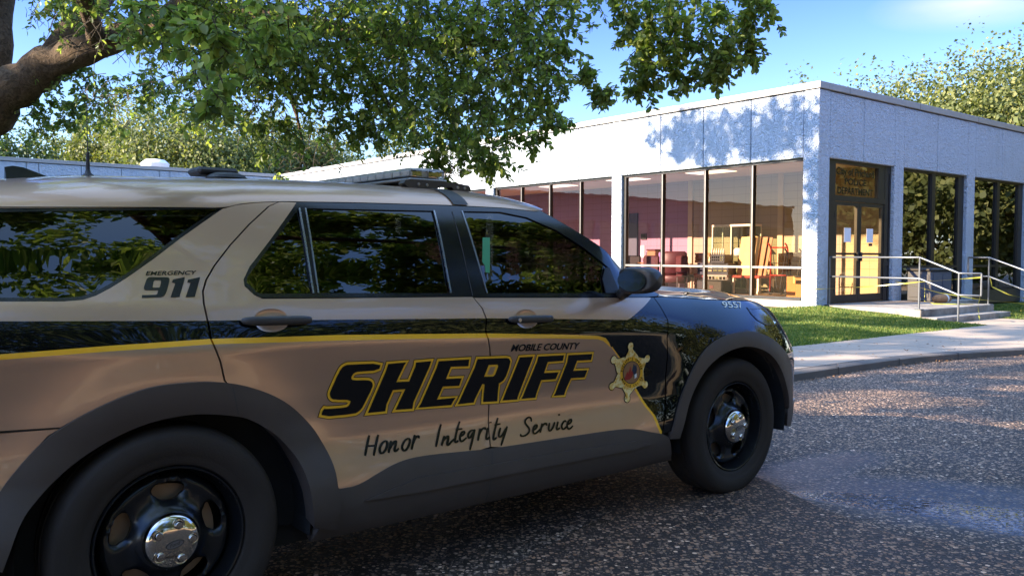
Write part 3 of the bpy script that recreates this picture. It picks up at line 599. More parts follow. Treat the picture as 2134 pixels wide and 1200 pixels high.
def make_wheel(car, x, side):
    t = empty('wheel'); t.parent = car; t.location = (x, -side*HW, .375); t.rotation_euler = (0, 0, 0 if side > 0 else math.pi)
    # tyre: local -y is outwards
    prof = [(.2435, -.034), (.250, -.014), (.262, -.008), (.275, -.0075), (.282, -.0045), (.300, .001), (.325, .003), (.345, -.001), (.352, -.0035), (.362, -.012), (.371, -.028), (.375, -.050),
            (.376, -.075), (.3705, -.077), (.3705, -.084), (.3765, -.086), (.377, -.122), (.3705, -.124), (.3705, -.132), (.377, -.134), (.376, -.172), (.3705, -.174), (.3705, -.181), (.374, -.183), (.371, -.215), (.352, -.24), (.325, -.245), (.2435, -.225)]
    mb = MB(); mb.lathe(prof, 'y', 72); mb.build('tyre', M['rubber'], t, auto=38)
    rim = MB(); rim.lathe([(.2435, -.035), (.2455, -.020), (.241, -.014), (.236, -.016), (.233, -.026), (.231, -.05), (.222, -.075), (.214, -.095), (.210, -.20), (.214, -.22)], 'y', 72)
    def off(r): return ipx([(0, -.020), (.085, -.020), (.098, -.026), (.115, -.046), (.135, -.056), (.165, -.058), (.188, -.054), (.202, -.060), (.214, -.090)], r)
    # pressed steel disc with five kidney openings
    holes = []
    for k in range(5):
        a0 = 2*math.pi*(k+.22)/5; h = []
        for i in range(20):
            b = 2*math.pi*i/20; rr = .156+.031*math.copysign(abs(math.sin(b))**.8, math.sin(b)); aa = a0+.335*math.copysign(abs(math.cos(b))**.75, math.cos(b))*(1.0 if rr > .15 else .86)
            h.append((rr*math.cos(aa), rr*math.sin(aa)))
        holes.append(h)
    outer = [(.2135*math.cos(2*math.pi*i/60), .2135*math.sin(2*math.pi*i/60)) for i in range(60)]
    V, F = tri2d(outer, holes, (), .011)
    b0 = len(rim.v)
    def bosh(px, pz):
        d = 9
        for h in holes:
            for q in h: d = min(d, math.hypot(px-q[0], pz-q[1]))
        return d
    for px, pz in V:
        r = math.hypot(px, pz); d = bosh(px, pz) if .1 < r < .21 else 9
        rim.v.append((px, -(off(r)+(-.010*max(0, 1-d/.014))), pz))
    cnt = set()
    for f in F:
        a = [V[i] for i in f]; ar = (a[1][0]-a[0][0])*(a[2][1]-a[0][1])-(a[2][0]-a[0][0])*(a[1][1]-a[0][1])
        g = f if ar > 0 else f[::-1]; rim.f.append(tuple(b0+i for i in g)); rim.mi.append(0)
        for i in range(3): cnt.add((g[i], g[(i+1) % 3]))
    for a, b in cnt:
        if (b, a) not in cnt and math.hypot(*V[a]) < .2:
            k = len(rim.v); va, vb = rim.v[b0+a], rim.v[b0+b]
            rim.v += [va, vb, (va[0], va[1]+.014, va[2]), (vb[0], vb[1]+.014, vb[2])]; rim.f.append((k+1, k, k+2, k+3)); rim.mi.append(0)
    rm = rim.build('rim', M['steel_black'], t, auto=50)
    br = MB(); br.lathe([(.0, -.105), (.17, -.105), (.172, -.12), (.172, -.13), (0, -.13)], 'y', 40); br.build('brake_disc', M['rotor'], t, auto=40)
    cp = MB(); cp.lathe([(.091, -.030), (.0915, -.016), (.088, -.004), (.075, .006), (.05, .012), (.02, .0145), (0, .015)], 'y', 48); cap = cp.build('hub_cap', M['chrome'], t, auto=60)
    for k in range(5):
        a0 = 2*math.pi*(k+.05)/5; n = MB(); n.lathe([(.0225, -.004), (.0205, .010), (.0165, .0085), (.0145, .009), (.0145, .015), (.011, .0195), (0, .0205)], 'y', 20, (.058*math.cos(a0), 0, .058*math.sin(a0))); n.build('lug_nut', M['chrome'], cap, auto=40)
    em = MB(); E0 = [(.030*math.cos(2*math.pi*i/32), .0125*math.sin(2*math.pi*i/32)) for i in range(32)]
    ca, sa = math.cos(.18), math.sin(.18)
    def put(P, y): return [(p[0]*ca-p[1]*sa, y, p[0]*sa+p[1]*ca-.004) for p in P]
    em.add(put(E0, -.0165)+put(E0, -.012), [tuple(reversed(range(32)))]+[(i, (i+1) % 32, 32+(i+1) % 32, 32+i) for i in range(32)], 0)
    E1 = [(p[0]*.9, p[1]*.85) for p in E0]; em.add(put(E1, -.0171), [tuple(reversed(range(32)))], 1)
    tv, tf = text_tris('Ford', .0, .35)
    em.add(put([((x-.5)*.034, (y-.42)*.011) for x, y in tv], -.0176), [f[::-1] for f in tf], 0)
    em.build('emblem', [M['dk'], M['trimsteel']], cap)
    return t

def make_car():
    global PAINT
    yaw = .68587; hx = Vector((math.cos(yaw), math.sin(yaw), 0)); sdv = Vector((math.sin(yaw), -math.cos(yaw), 0))
    org = Vector((-1.10209, 2.76677, 0))-sdv*HW
    car = empty('police_suv', org, yaw, 'tan and black county sheriff SUV with gold lettering parked along the kerb', 'police car')
    P3 = [M['tan'], M['black'], M['yellow']]
    rb_quarter = [(-1.10, 1.425), (-.8, 1.4435)]+ROOFSEAM[:8]
    rcut = REARCUT
    left = shiftx(rcut, -GAP); right = shiftx(rcut, GAP)
    b_l = shiftx(BCUT, -GAP); b_r = shiftx(BCUT, GAP)
    f_l = shiftx(FCUT, -GAP); f_r = shiftx(FCUT, GAP)
    # where the cuts meet the rear flare
    ar = [p for p in RARC if p[0] < left[-1][0]-.005 and p[1] > .80]
    quarter = [(-1.10, 1.422)]+[(-.8, 1.4405)]+[(x, z-.003) for x, z in ROOFSEAM[:7]]+left[1:-1]+[(left[-1][0]-.012, .876)]
    quarter += list(reversed([p for p in RARC if .80 < p[1] and p[0] < .15]))+[(-.325, .792), (-1.08, .815)]
    rqw = [(-.98, 1.44), (-.449, 1.450)]+RQWIN[1:10]+[(-.471, 1.172), (-.94, 1.18)]
    rdoor_arc = [p for p in RARC if p[0] > right[-2][0]+.012]
    ctop = [p for p in CLADTOP if p[0] < 1.29]
    trim_low = [p for p in TRIM_OUT]
    rdoor = right[1:-1]+[(right[-1][0]-.012, .872)]+[p for p in rdoor_arc if p[1] > .48]+[(.590, .455)]+ctop[1:]+list(reversed(b_l[3:11]))+list(reversed([(x, z-.004) for x, z in TRIM_OUT[1:8]]))+[(.536, 1.508), (.50, 1.5085)]
    cf = [p for p in CLADTOP if 1.34 < p[0] < 2.39]
    fdoor = [(x, z-.004) for x, z in b_r[3:4]]+b_r[4:11]+cf+list(reversed(f_l))+[(2.122, 1.107)]
    fend = f_r[:1]+[(2.50, 1.098)]+[(x, z-.004) for x, z in HOODLINE[1:]]+[(3.52, 1.028), (3.63, .99), (xend(.93), .93), (xend(.85), .85), (xend(.75), .75), (xend(.65), .65), (xend(.55), .55), (xend(.45), .45), (xend(.42), .42)]
    fend += list(reversed(FARC[1:]))+list(reversed(f_r[1:]))
    hl = [(3.235, 1.014), (3.232, .984), (3.262, .950), (3.35, .918), (3.52, .900), (3.63, .905), (3.665, .95), (3.64, .985), (3.50, 1.006)]
    # headlamp pocket
    TRIMTOP = [(x, z-.003) for x, z in ROOFSEAM[8:]]
    trim = TRIM_OUT+[(2.45, 1.106)]+list(reversed(APW))+list(reversed(TRIMTOP))+[(.541, 1.509)]
    glassholes = [QGLASS, RGLASS, FGLASS]
    shell = [(-1.06, .80), (-1.08, 1.40), (-.8, 1.42)]+[(x, z-.012) for x, z in ROOFSEAM]+[(x-.02, z-.02) for x, z in APW[1:]]+[(2.45, 1.08)]+[(x, z-.02) for x, z in HOODLINE[1:]]+[(3.55, .99), (3.62, .75), (3.62, .62)]+list(reversed(FFLARE_OUT))+[(2.44, .40), (2.3, .32), (.65, .32), (.60, .45)]+list(reversed(RARC))
    for side in (1, -1):
        body = panel('body_shell', M['under'], shell, car, [rqw, offs(QGLASS, .004), offs(RGLASS, .006), offs(FGLASS, .006)], step=.07, off=-.024, flange=0, side=side, nrm=False)
        q = panel('rear_quarter_panel', P3, quarter, car, [rqw], LIV_LINES, .03, 0, livery, side=side)
        rd = panel('rear_door', P3, rdoor, car, [], LIV_LINES, .03, 0, livery, side=side)
        fd = panel('front_door', P3, fdoor, car, [], LIV_LINES, .03, 0, livery, side=side)
        fe = panel('front_fender', P3, fend, car, [hl], [], .03, 0, lambda x, z: 1, side=side)
        tr = panel('window_surround', M['gloss'], trim, car, glassholes, [], .04, -.001, flange=.012, side=side)
        for nm, pl in (('rear_door_quarter_window', QGLASS), ('rear_door_window', RGLASS), ('front_door_window', FGLASS)):
            panel(nm, M['tint'], offs(pl, .004), car, step=.06, off=-.007, flange=0, side=side)
        panel('rear_side_window', M['tint'], offs(rqw, -.010), car, step=.06, off=-.004, flange=0, side=side)
        panel('window_seal', M['gloss'], offs(rqw, -.001), car, [offs(rqw, -.012)], step=.06, off=-.002, flange=.01, side=side)
        # bright window dividers and pillar seams
        for a, b, w_ in (((.5415, 1.487), (.5275, 1.170), .0035), ((.567, 1.488), (.548, 1.170), .003), ((1.1675, 1.500), (1.1445, 1.156), .004), ((1.318, 1.504), (1.333, 1.150), .003)):
            panel('window_divider', M['trimsteel'], [(a[0]-w_, a[1]), (a[0]+w_, a[1]), (b[0]+w_, b[1]), (b[0]-w_, b[1])], car, step=.08, off=.003, flange=.006, side=side)
        panel('pillar_seam', M['groove'], [(1.262, 1.50), (1.2655, 1.50), (1.2545, 1.142), (1.251, 1.142)], car, step=.08, off=.0012, flange=0, side=side)
        panel('mirror_sail', M['dk'], [(2.05, 1.130), (2.06, 1.20), (2.10, 1.252), (2.128, 1.25), (2.15, 1.128)], car, step=.05, off=.004, flange=.006, side=side)
        # lower cladding and flares
        clad = [(.588, .455)]+CLADTOP+[(2.4445, .395)]+list(reversed([(.49, .268), (.80, .262), (1.977, .262), (2.247, .262), (2.495, .268)]))
        panel('sill_cladding', M['plastic'], clad, car, [], [], .035, .004, flange=.03, side=side)
        panel('sill_step_ridge', M['plastic'], [(.70, .385), (.95, .432), (1.7, .425), (2.2, .408), (2.31, .378), (2.2, .368), (1.7, .372), (.95, .375)], car, [], [], .05, .012, flange=.012, side=side)
        panel('rear_wheel_flare', M['plastic'], RARC+[(.592, .40), (.585, .30)]+list(reversed(RARCI)), car, [], [], .025, .013, flange=.07, side=side)
        panel('front_wheel_flare', M['plastic'], [(2.440, .39)]+FARC[1:]+list(reversed(FARCI)), car, [], [], .025, .013, flange=.07, side=side)
        panel('flare_seam', M['groove'], [(.190, .868), (.1935, .868), (.2165, .772), (.213, .772)], car, step=.05, off=.0155, flange=0, side=side)
        panel('sill_seam', M['groove'], [(1.3205, .488), (1.324, .488), (1.302, .275), (1.298, .275)], car, step=.05, off=.006, flange=0, side=side)
        bump = [(-.54, .445), (-.52, .545), (-.44, .68), (-.36, .77), (-.33, .7865), (-1.08, .80), (-1.10, .5), (-1.02, .30), (-.6, .28)]
        panel('rear_bumper_side', M['tan'], bump, car, [], [], .04, 0, flange=.014, side=side)
        # headlamp
        lp = panel('headlight', M['metalg'], offs(hl, -.002), car, [], [], .03, -.030, flange=0, side=side)
        panel('lamp_lens', M['lens'], offs(hl, -.003), lp, [], [], .03, .002, flange=.02, side=side)
        panel('lamp_insert', M['dk'], [(3.27, .985), (3.29, .955), (3.38, .925), (3.47, .915), (3.45, .95), (3.36, .975)], lp, [], [], .04, -.022, flange=0, side=side)
        panel('lamp_reflector', M['chrome'], [(3.50, .985), (3.48, .95), (3.52, .922), (3.60, .925), (3.615, .96), (3.57, .99)], lp, [], [], .03, -.018, flange=.01, side=side)
        panel('lamp_rim', M['ink'], offs(hl, .004), lp, [offs(hl, -.008)], [], .04, .0035, flange=.01, side=side)
        # lower front bumper corner
        panel('bumper_corner', M['plastic'], [(3.70, .415), (xend(.41)+.0, .413), (xend(.33), .34), (3.72, .27), (3.60, .30), (3.555, .41)], car, [], [], .03, .006, flange=.03, side=side)
        panel('bumper_strip', M['metalg'], [(3.70, .432), (xend(.43), .428), (xend(.42), .414), (3.70, .414)], car, [], [], .03, .012, flange=.01, side=side)
        panel('quarter_seam', M['groove'], [(-1.08, .812), (-.33, .7905), (-.33, .7875), (-1.08, .809)], car, step=.08, off=-.006, flange=0, side=side)
        # door handles
        for nm, (hxx, hz, L) in (('rear', (.368, 1.081, .134)), ('front', (1.537, 1.034, .131))):
            d = rd if nm == 'rear' else fd
            cup = [(hxx-.018+.062*math.cos(2*math.pi*i/36), hz+.040*math.copysign(abs(math.sin(2*math.pi*i/36))**.8, math.sin(2*math.pi*i/36))) for i in range(36)]
            # dished cup: normals tilt inward
            V, F = tri2d(cup, (), (), .008); mb = MB(); nn = []
            for x, z in V:
                du, dv = (x-(hxx-.018))/.062, (z-hz)/.040; r2 = min(1, du*du+dv*dv)
                p = spos(x, z, .0015, side); n = Vector(snorm(x, z, side)); n2 = n-Vector((du*.7, 0, dv*.8))*(.75-.6*(1-r2))
                mb.v.append(p); nn.append(tuple(n2.normalized()))
            for f in F:
                a = [V[i] for i in f]; arr = (a[1][0]-a[0][0])*(a[2][1]-a[0][1])-(a[2][0]-a[0][0])*(a[1][1]-a[0][1])
                mb.f.append(tuple(f) if (arr > 0) == (side > 0) else tuple(f)[::-1]); mb.mi.append(0)
            co = mb.build('handle_cup', M['tan'], d, smooth=True); 
            if len(co.data.vertices) == len(nn): co.data.normals_split_custom_set_from_vertices(nn)
            hb = MB(); n1, n2 = 20, 14
            for i in range(n1+1):
                s_ = -1+2*i/n1; xx = hxx+L*math.copysign(1-(1-abs(s_))**1.35, s_) if abs(s_) < 1 else hxx+L*s_
                rr = max(.004, (1-abs(s_)**5)**.6)
                yo = .006+.024*(1-abs(s_)**2.6)
                for k in range(n2):
                    a = 2*math.pi*k/n2; zz = hz-.004*s_+.0165*rr*math.copysign(abs(math.sin(a))**.8, math.sin(a)); oo = S(xx, hz)+yo+.011*rr*math.cos(a)
                    hb.v.append((xx, -side*(oo+HW), zz))
            for i in range(n1):
                for k in range(n2):
                    f = (i*n2+k, (i+1)*n2+k, (i+1)*n2+(k+1) % n2, i*n2+(k+1) % n2); hb.f.append(f if side > 0 else f[::-1]); hb.mi.append(0)
            ho = hb.build('handle', M['satin'], d, smooth=True)
            if nm == 'front':
                k = MB(); k.lathe([(0, .0), (.008, 0), (.009, -.004)], 'y', 16, (hxx-.085, -side*(S(hxx-.085, hz)+HW)-side*.037, hz)); k.build('key_lock', M['trimsteel'], ho)
        # mirrors
        mb = MB(); n1, n2 = 22, 20; cx, cz, oc = 2.085, 1.196, .125
        for i in range(n1+1):
            s_ = -1+2*i/n1
            for k in range(n2):
                a = 2*math.pi*k/n2; rr = max(0, 1-abs(s_)**4.2)**.5
                oo = oc+.120*s_; ww = .088*(1-.10*(s_*.5+.5)); hh = .066*(1-.10*(s_*.5+.5))
                ca = math.cos(a); xx = cx-.012*s_+ww*rr*(ca if ca > 0 else max(-.60, ca)); zz = cz+.004*s_+hh*rr*math.copysign(abs(math.sin(a))**.62, math.sin(a))
                mb.v.append((xx, -side*(oo+HW), zz))
        for i in range(n1):
            for k in range(n2):
                f = (i*n2+k, (i+1)*n2+k, (i+1)*n2+(k+1) % n2, i*n2+(k+1) % n2); mb.f.append(f[::-1] if side > 0 else f); mb.mi.append(0)
        mr = mb.build('side_mirror', M['satin'], car, smooth=True)
        g = MB(); pts = [(cx-.0545-.012*math.cos(t)*.8, -side*(oc+.095*math.cos(t)+HW), cz+.050*math.sin(t)) for t in [2*math.pi*i/28 for i in range(28)]]
        g.add(pts, [tuple(range(28)) if side < 0 else tuple(reversed(range(28)))]); g.build('mirror_glass', M['chrome'], mr)
        a = MB(); a.tube([(2.16, -side*(-.07+HW), 1.118), (2.13, -side*(-.01+HW), 1.132), (2.10, -side*(.05+HW), 1.150)], [.030, .026, .024], 12); a.build('mirror_arm', M['satin'], mr, smooth=True)
        make_wheel(car, 0., side); make_wheel(car, 3.025, side)
        # wheel wells
        for cx_ in (.02, 3.03):
            mb = MB(); n = 28
            for k in range(n+1):
                a_ = math.pi*(k/n)*1.12-.06*math.pi
                for yy in (.005, -.36): mb.v.append((cx_+.475*math.cos(a_), -side*(yy-.02+HW), .375+.445*math.sin(a_)))
            for k in range(n): mb.f.append((2*k, 2*k+1, 2*k+3, 2*k+2)); mb.mi.append(0)
            mb.add([(cx_-.5, -side*(HW-.38), .2), (cx_+.5, -side*(HW-.38), .2), (cx_+.5, -side*(HW-.38), .85), (cx_-.5, -side*(HW-.38), .85)], [(0, 1, 2, 3)])
            mb.build('wheel_well', M['under'], car)
    # roof, bonnet, windscreen, front, back
    def half(fn): return lambda u, v: fn(u, 1-abs(1-2*v), 1 if v <= .5 else -1)
    def f_roof(u, q, sg):
        xf_ = 1.80+.17*(1-(1-q)**2); x = -1.08-.05*q+u*(xf_+1.08+.05*q); xx = min(x, 1.795); o, z = roofz(xx, q)
        if x > 1.795: z -= (x-1.795)*.30*1.0
        return (x, -sg*(o+HW), z)
    grid_mesh('roof', half(f_roof), 60, 48, M['tan'], car, flip=True)
    ft = lambda q: 1-(1-q)**2
    def hoodedge(x): z = ipx([(2.41, 1.100)]+HOODLINE+[(3.52, 1.032), (3.63, .995)], x); return S(x, z)-.004, z
    def f_hood(u, q, sg):
        xe = 2.43+u*1.16; o, z = hoodedge(xe); x = 2.43+.20*ft(q)+u*(1.16+.26*ft(q)-.20*ft(q))
        zc = z+.055*(1-(1-q)**2.4)*(1-.6*u**4)+.014*math.exp(-((q-.42)/.10)**2)*(1-u**6)-.05*max(0, (u-.86)/.14)**2*q**.3
        return (x, -sg*(o+(-HW-o)*q+HW), zc)
    grid_mesh('hood', half(f_hood), 40, 48, M['black'], car, flip=True)
    grid_mesh('hood_gap', half(lambda u, q, sg: (2.41+u*1.15, -sg*(hoodedge(2.41+u*1.15)[0]-.01+(-HW-hoodedge(2.41+u*1.15)[0]+.01)*q+HW), hoodedge(2.41+u*1.15)[1]-.025)), 20, 8, M['under'], car, flip=True)
    def f_ws(u, q, sg):
        k = u*(len(APW)-1); i = min(int(k), len(APW)-2); a = k-i
        x = APW[i][0]+(APW[i+1][0]-APW[i][0])*a; z = APW[i][1]+(APW[i+1][1]-APW[i][1])*a; o = S(x, z)
        return (x+(.17+.05*u)*ft(q), -sg*(o+(-HW-o)*q+HW), z+.07*ft(q)*(1-u))
    grid_mesh('windscreen', half(f_ws), 16, 24, M['wglass'], car, flip=True)
    grid_mesh('cowl', half(lambda u, q, sg: (2.47-.06*u+.19*ft(q)+.05*u, -sg*(-.115+(-HW+.115)*q+HW), 1.105-.03*u)), 4, 20, M['dk'], car, flip=False)
    def f_front(u, q, sg):   # u down from bonnet edge to chin
        z = .985-u*.72; x0 = xend(z)-.004 if z < .97 else xend(.97)-.004; o = S(x0, z); xc = 3.955-.10*sst(.62, 1.02, z)
        p0 = (x0, o); p1 = (x0+.055, o-.10); p2 = (xc, -.55); p3 = (xc+.015, -HW); a = q
        b = [(1-a)**3, 3*a*(1-a)**2, 3*a*a*(1-a), a**3]
        return (sum(w_*p[0] for w_, p in zip(b, (p0, p1, p2, p3))), -sg*(sum(w_*p[1] for w_, p in zip(b, (p0, p1, p2, p3)))+HW), z)
    grid_mesh('front_bumper', half(f_front), 24, 48, M['black'], car, flip=True)
    mb = MB()
    for k in range(5): mb.box(3.94, 3.985, -.52, .52, .60+.07*k, .63+.07*k, .008)
    mb.build('grille', M['dk'], car)
    def f_back(u, q, sg):
        if u < .86: z = .30+(1.424-.30)*u/.86; o = S(-1.08, max(.62, z)); zc = z+.09*ft(q)*max(0, u-.6)/.26
        else: o, zz_ = roofz(-1.08, 0); z = 1.424; zc = z+(roofz(-1.08, q)[1]-.004-z)*1.0
        return (-1.078-.10*ft(q)*(1-.35*max(0, u-.45)), -sg*(o+(-HW-o)*q+HW), zc if u >= .86 else zc)
    grid_mesh('tailgate', half(f_back), 28, 32, M['tan'], car, flip=True)
    bk = MB(); bk.box(-1.205, -1.16, -.62, .62, 1.08, 1.36, .02); bk.build('rear_window', M['gloss'], car)
    bk = MB(); bk.box(-1.235, -1.10, -.90, .90, .34, .62, .05); bk.build('rear_bumper', M['plastic'], car)
    for sg in (1, -1): tl = MB(); tl.box(-1.175, -1.085, min(sg*.62, sg*.93), max(sg*.62, sg*.93), .90, 1.02, .02); tl.build('taillight', M['red'], car)
    mb = MB(); mb.box(-1.0, 3.6, -.80, .80, .22, .30); mb.box(-1.0, .9, -.82, .82, .30, .80); mb.box(2.35, 3.55, -.62, .62, .30, .92); mb.build('underbody', M['under'], car)
    # cabin
    cab = MB(); cab.box(.9, 2.3, -.80, .80, .31, .34); cab.box(2.02, 2.44, -.78, .78, .70, 1.06, .05); cab.box(-.9, .0, -.75, .75, .81, .84)
    cab.build('dashboard', M['dk'], car)
    for yy in (-.40, .40):
        sm = MB(); sm.box(1.15, 1.68, yy-.25, yy+.25, .62, .78, .05); sm.box(1.02, 1.17, yy-.25, yy+.25, .70, 1.30, .05); sm.box(1.03, 1.11, yy-.13, yy+.13, 1.30, 1.46, .03); sm.build('front_seat', M['dk'], car)
    sm = MB(); sm.box(.15, .68, -.66, .66, .60, .76, .05); sm.box(.02, .17, -.66, .66, .70, 1.25, .05); sm.build('rear_seat', M['dk'], car)
    mb = MB(); mb.box(.83, .85, -.66, .66, .80, 1.46); mb.build('prisoner_partition', M['under'], car)
    # green tape strip inside the front window
    panel('green_tape', M['green'], GTAPE, car, step=.05, off=-.0055, flange=0)
    # lettering and badge on the near side
    rdn = [o for o in car.children if o.name.startswith('rear_door') and o.data and o.data.materials[0] == M['tan']][0]
    fdn = [o for o in car.children if o.name.startswith('front_door') and o.data and o.data.materials[0] == M['tan']][0]
    qn = [o for o in car.children if o.name.startswith('rear_quarter_panel')][0]
    fen = [o for o in car.children if o.name.startswith('front_fender')][0]
    def decal(name, mat, poly, par, holes=(), off=.002, step=.03): return panel(name, mat, poly, par, holes, (), step, off, flange=0)
    lets = [('L_S', L_S, rdn), ('L_H', L_H, rdn), ('L_E', L_E, rdn), ('L_R', L_R, fdn), ('L_I', L_I, fdn), ('L_F', L_F, fdn), ('L_F2', L_F2, fdn)]
    def both(name, mat, poly, holes, off):
        xs = [p[0] for p in poly]; cutx = lambda z: ipz(BCUT[2:11], z)
        decal(name, mat, poly, rdn if sum(xs)/len(xs) < 1.24 else fdn, holes, off)
    for nm, P, par in lets:
        P = smooth_poly(P, 1) if nm == 'L_S' else P
        both('letter_dark_edge', M['ink'], offs(P, .0118), [], .0012)  # printed dark line around the yellow outline
        both('letter_outline', M['yellow'], offs(P, .0095), [], .0020)
        both('letter', M['ink'], P, [L_R_HOLE] if nm == 'L_R' else [], .0030)
        if nm == 'L_R': decal('letter_counter', M['tan'], L_R_TAN, fdn, (), .0030)
    for P, Hh in ((N_9, [N_9_HOLE]), (N_1, []), (N_1B, [])): decal('numeral', M['ink'], P, qn, Hh, .0022)
    def text_decal(name, body, mat, A, B, Cc, par, bold, shear, off=.0022, spacing=1.0):
        tv, tf = text_tris(body, bold, 0, spacing); mb = MB()
        for x, y in tv:
            px = A[0]+(B[0]-A[0])*x*.97+(Cc[0]-A[0])*y; pz = A[1]+(B[1]-A[1])*x+(Cc[1]-A[1])*y; mb.v.append(spos(px, pz, off))
        for f in tf: mb.f.append(tuple(f)); mb.mi.append(0)
        return mb.build(name, mat, par)
    text_decal('emergency_lettering', 'EMERGENCY', M['ink'], *T_EMER, qn, .018, 0)
    text_decal('county_lettering', 'MOBILE COUNTY', M['ink'], *T_MOB, fdn, .022, 0)
    text_decal('fleet_number', '9557', M['cream'], *T_NUM, fen, .008, 0)
    def stroke(pts, w_, mb, off):
        pts = smooth_poly(pts, 2, False) if len(pts) > 2 else pts; pts = dens(pts, .008, False)
        n = len(pts)
        for i, p in enumerate(pts):
            a, b = pts[max(i-1, 0)], pts[min(i+1, n-1)]; d = Vector((b[0]-a[0], b[1]-a[1])); d = d.normalized() if d.length else Vector((1, 0)); m = Vector((-d.y, d.x))*w_
            m = m*(.72+.48*abs(d.y))*(.62+.38*min(1, 6*min(i+.4, n-1-i+.4)/n)); mb.v.append(spos(p[0]+m.x, p[1]+m.y, off)); mb.v.append(spos(p[0]-m.x, p[1]-m.y, off))
        b0 = len(mb.v)-2*n
        for i in range(n-1): mb.f.append((b0+2*i, b0+2*i+1, b0+2*i+3, b0+2*i+2)); mb.mi.append(0)
    for lim, par in (((-9, 1.25), rdn), ((1.25, 9), fdn)):
        mb = MB()
        for j, s_ in enumerate(SCRIPT):
            mx = sum(p[0] for p in s_)/len(s_)
            if lim[0] < mx <= lim[1]: stroke(s_, .0049, mb, .0018+.00012*(j % 6))
        mb.build('motto_lettering', M['ink'], par)
    # six-pointed badge
    c0 = (2.199, .742); sp = []; tips = STAR_PTS
    for i, tpt in enumerate(tips):
        nx_ = tips[(i+1) % 6]; d = Vector((tpt[0]-c0[0], tpt[1]-c0[1])); L = d.length; d.normalize(); pr = Vector((-d.y, d.x))
        for tt, ww in ((.60, .042), (.84, .015)): sp.append((c0[0]+d.x*L*tt+pr.x*ww, c0[1]+d.y*L*tt+pr.y*ww))
        for k in range(9):
            an = math.radians(135-270*k/8); sp.append((tpt[0]+.0185*(d.x*math.cos(an)+pr.x*math.sin(an)), tpt[1]+.0185*(d.y*math.cos(an)+pr.y*math.sin(an))))
        for tt, ww in ((.84, -.015), (.60, -.042)): sp.append((c0[0]+d.x*L*tt+pr.x*ww, c0[1]+d.y*L*tt+pr.y*ww))
    st = decal('star_badge', M['gold'], sp, fdn, (), .0035, .02)
    decal('badge_dark_edge', M['ink'], offs(sp, .0035), st, (), .0028, .03)  # printed dark outline around the star
    def ell(a, b, n=48, cx=0, cy=0): return [(c0[0]+cx+a*math.cos(2*math.pi*i/n)-b*.19*math.sin(2*math.pi*i/n), c0[1]+cy+b*math.sin(2*math.pi*i/n)) for i in range(n)]
    decal('badge_ring', M['yellow'], ell(.080, .080), st, (), .0042, .02)
    decal('badge_ring_edge', M['gold'], ell(.082, .083), st, [ell(.078, .079)], .0050, .02)
    decal('badge_centre', M['under'], ell(.060, .058), st, (), .0050, .02)
    decal('badge_centre_field', M['plyd'], ell(.056, .054), st, (), .0054, .02)
    decal('badge_red_flag', M['red'], [(c0[0]-.045, c0[1]-.028), (c0[0]-.03, c0[1]+.008), (c0[0]-.022, c0[1]-.005), (c0[0]-.014, c0[1]+.036), (c0[0]-.004, c0[1]+.006), (c0[0]+.012, c0[1]+.012), (c0[0]+.010, c0[1]-.022), (c0[0]-.006, c0[1]-.034), (c0[0]-.028, c0[1]-.036)], st, (), .0060, .03)
    decal('badge_blue_flag', M['navy'], [(c0[0]+.002, c0[1]+.010), (c0[0]+.006, c0[1]+.044), (c0[0]+.020, c0[1]+.030), (c0[0]+.024, c0[1]+.042), (c0[0]+.034, c0[1]+.012), (c0[0]+.030, c0[1]-.016), (c0[0]+.020, c0[1]-.030), (c0[0]+.014, c0[1]-.006)], st, (), .0062, .03)
    decal('badge_white_flag', M['white'], [(c0[0]+.022, c0[1]-.012), (c0[0]+.036, c0[1]-.006), (c0[0]+.040, c0[1]-.026), (c0[0]+.026, c0[1]-.034)], st, (), .0064, .03)
    def arc_text(body, a0, a1, rad, flip):
        mb = MB(); n = len(body)
        for i, ch in enumerate(body):
            if ch == ' ': continue
            tv, tf = text_tris(ch, .02); an = math.radians(a0+(a1-a0)*i/(n-1)); ex, ey = math.cos(an), math.sin(an); tx, ty = (ey, -ex) if not flip else (-ey, ex); ux, uy = (ex, ey) if not flip else (-ex, -ey)
            wch = .0085 if ch not in "I'." else .003
            for x, y in tv:
                lx, ly = (x-.5)*wch, (y-.5)*.013; qx = rad*ex+tx*lx+ux*ly; qy = rad*ey+ty*lx+uy*ly; mb.v.append(spos(c0[0]+qx-qy*.19, c0[1]+qy, .0062))
            b0 = len(mb.v)-len(tv)
            for f in tf: mb.f.append(tuple(b0+k for k in f)); mb.mi.append(0)
        mb.build('badge_lettering', M['ink'], st)
    arc_text("SHERIFF'S OFFICE", 168, 12, .0690, False); arc_text('MOBILE CO. AL', 205, 335, .0690, True)
    # roof furniture
    rz = lambda x, o: roofpt(min(x, 1.78), o)
    lb = empty('light_bar'); lb.parent = car
    zb, zt_ = 1.657, 1.703; xr, xf_, yo = 1.185, 1.385, HW-.43
    lens = MB(); lens.box(xr, xf_, -yo, yo, zb, zt_, .014); lens.build('lens', M['lens'], lb)
    mods = MB()
    for k in range(14):
        y0 = -yo+.03+k*(2*yo-.06)/14
        mods.box(xr+.014, xr+.05, y0+.006, y0+(2*yo-.06)/14-.006, zb+.008, zt_-.009, .004); mods.box(xf_-.05, xf_-.014, y0+.006, y0+(2*yo-.06)/14-.006, zb+.008, zt_-.009, .004)
    mods.box(xr+.055, xf_-.055, -yo+.025, yo-.025, zb+.006, zt_-.014)
    mods.build('led_modules', M['urnl'], lb)
    ends = MB()
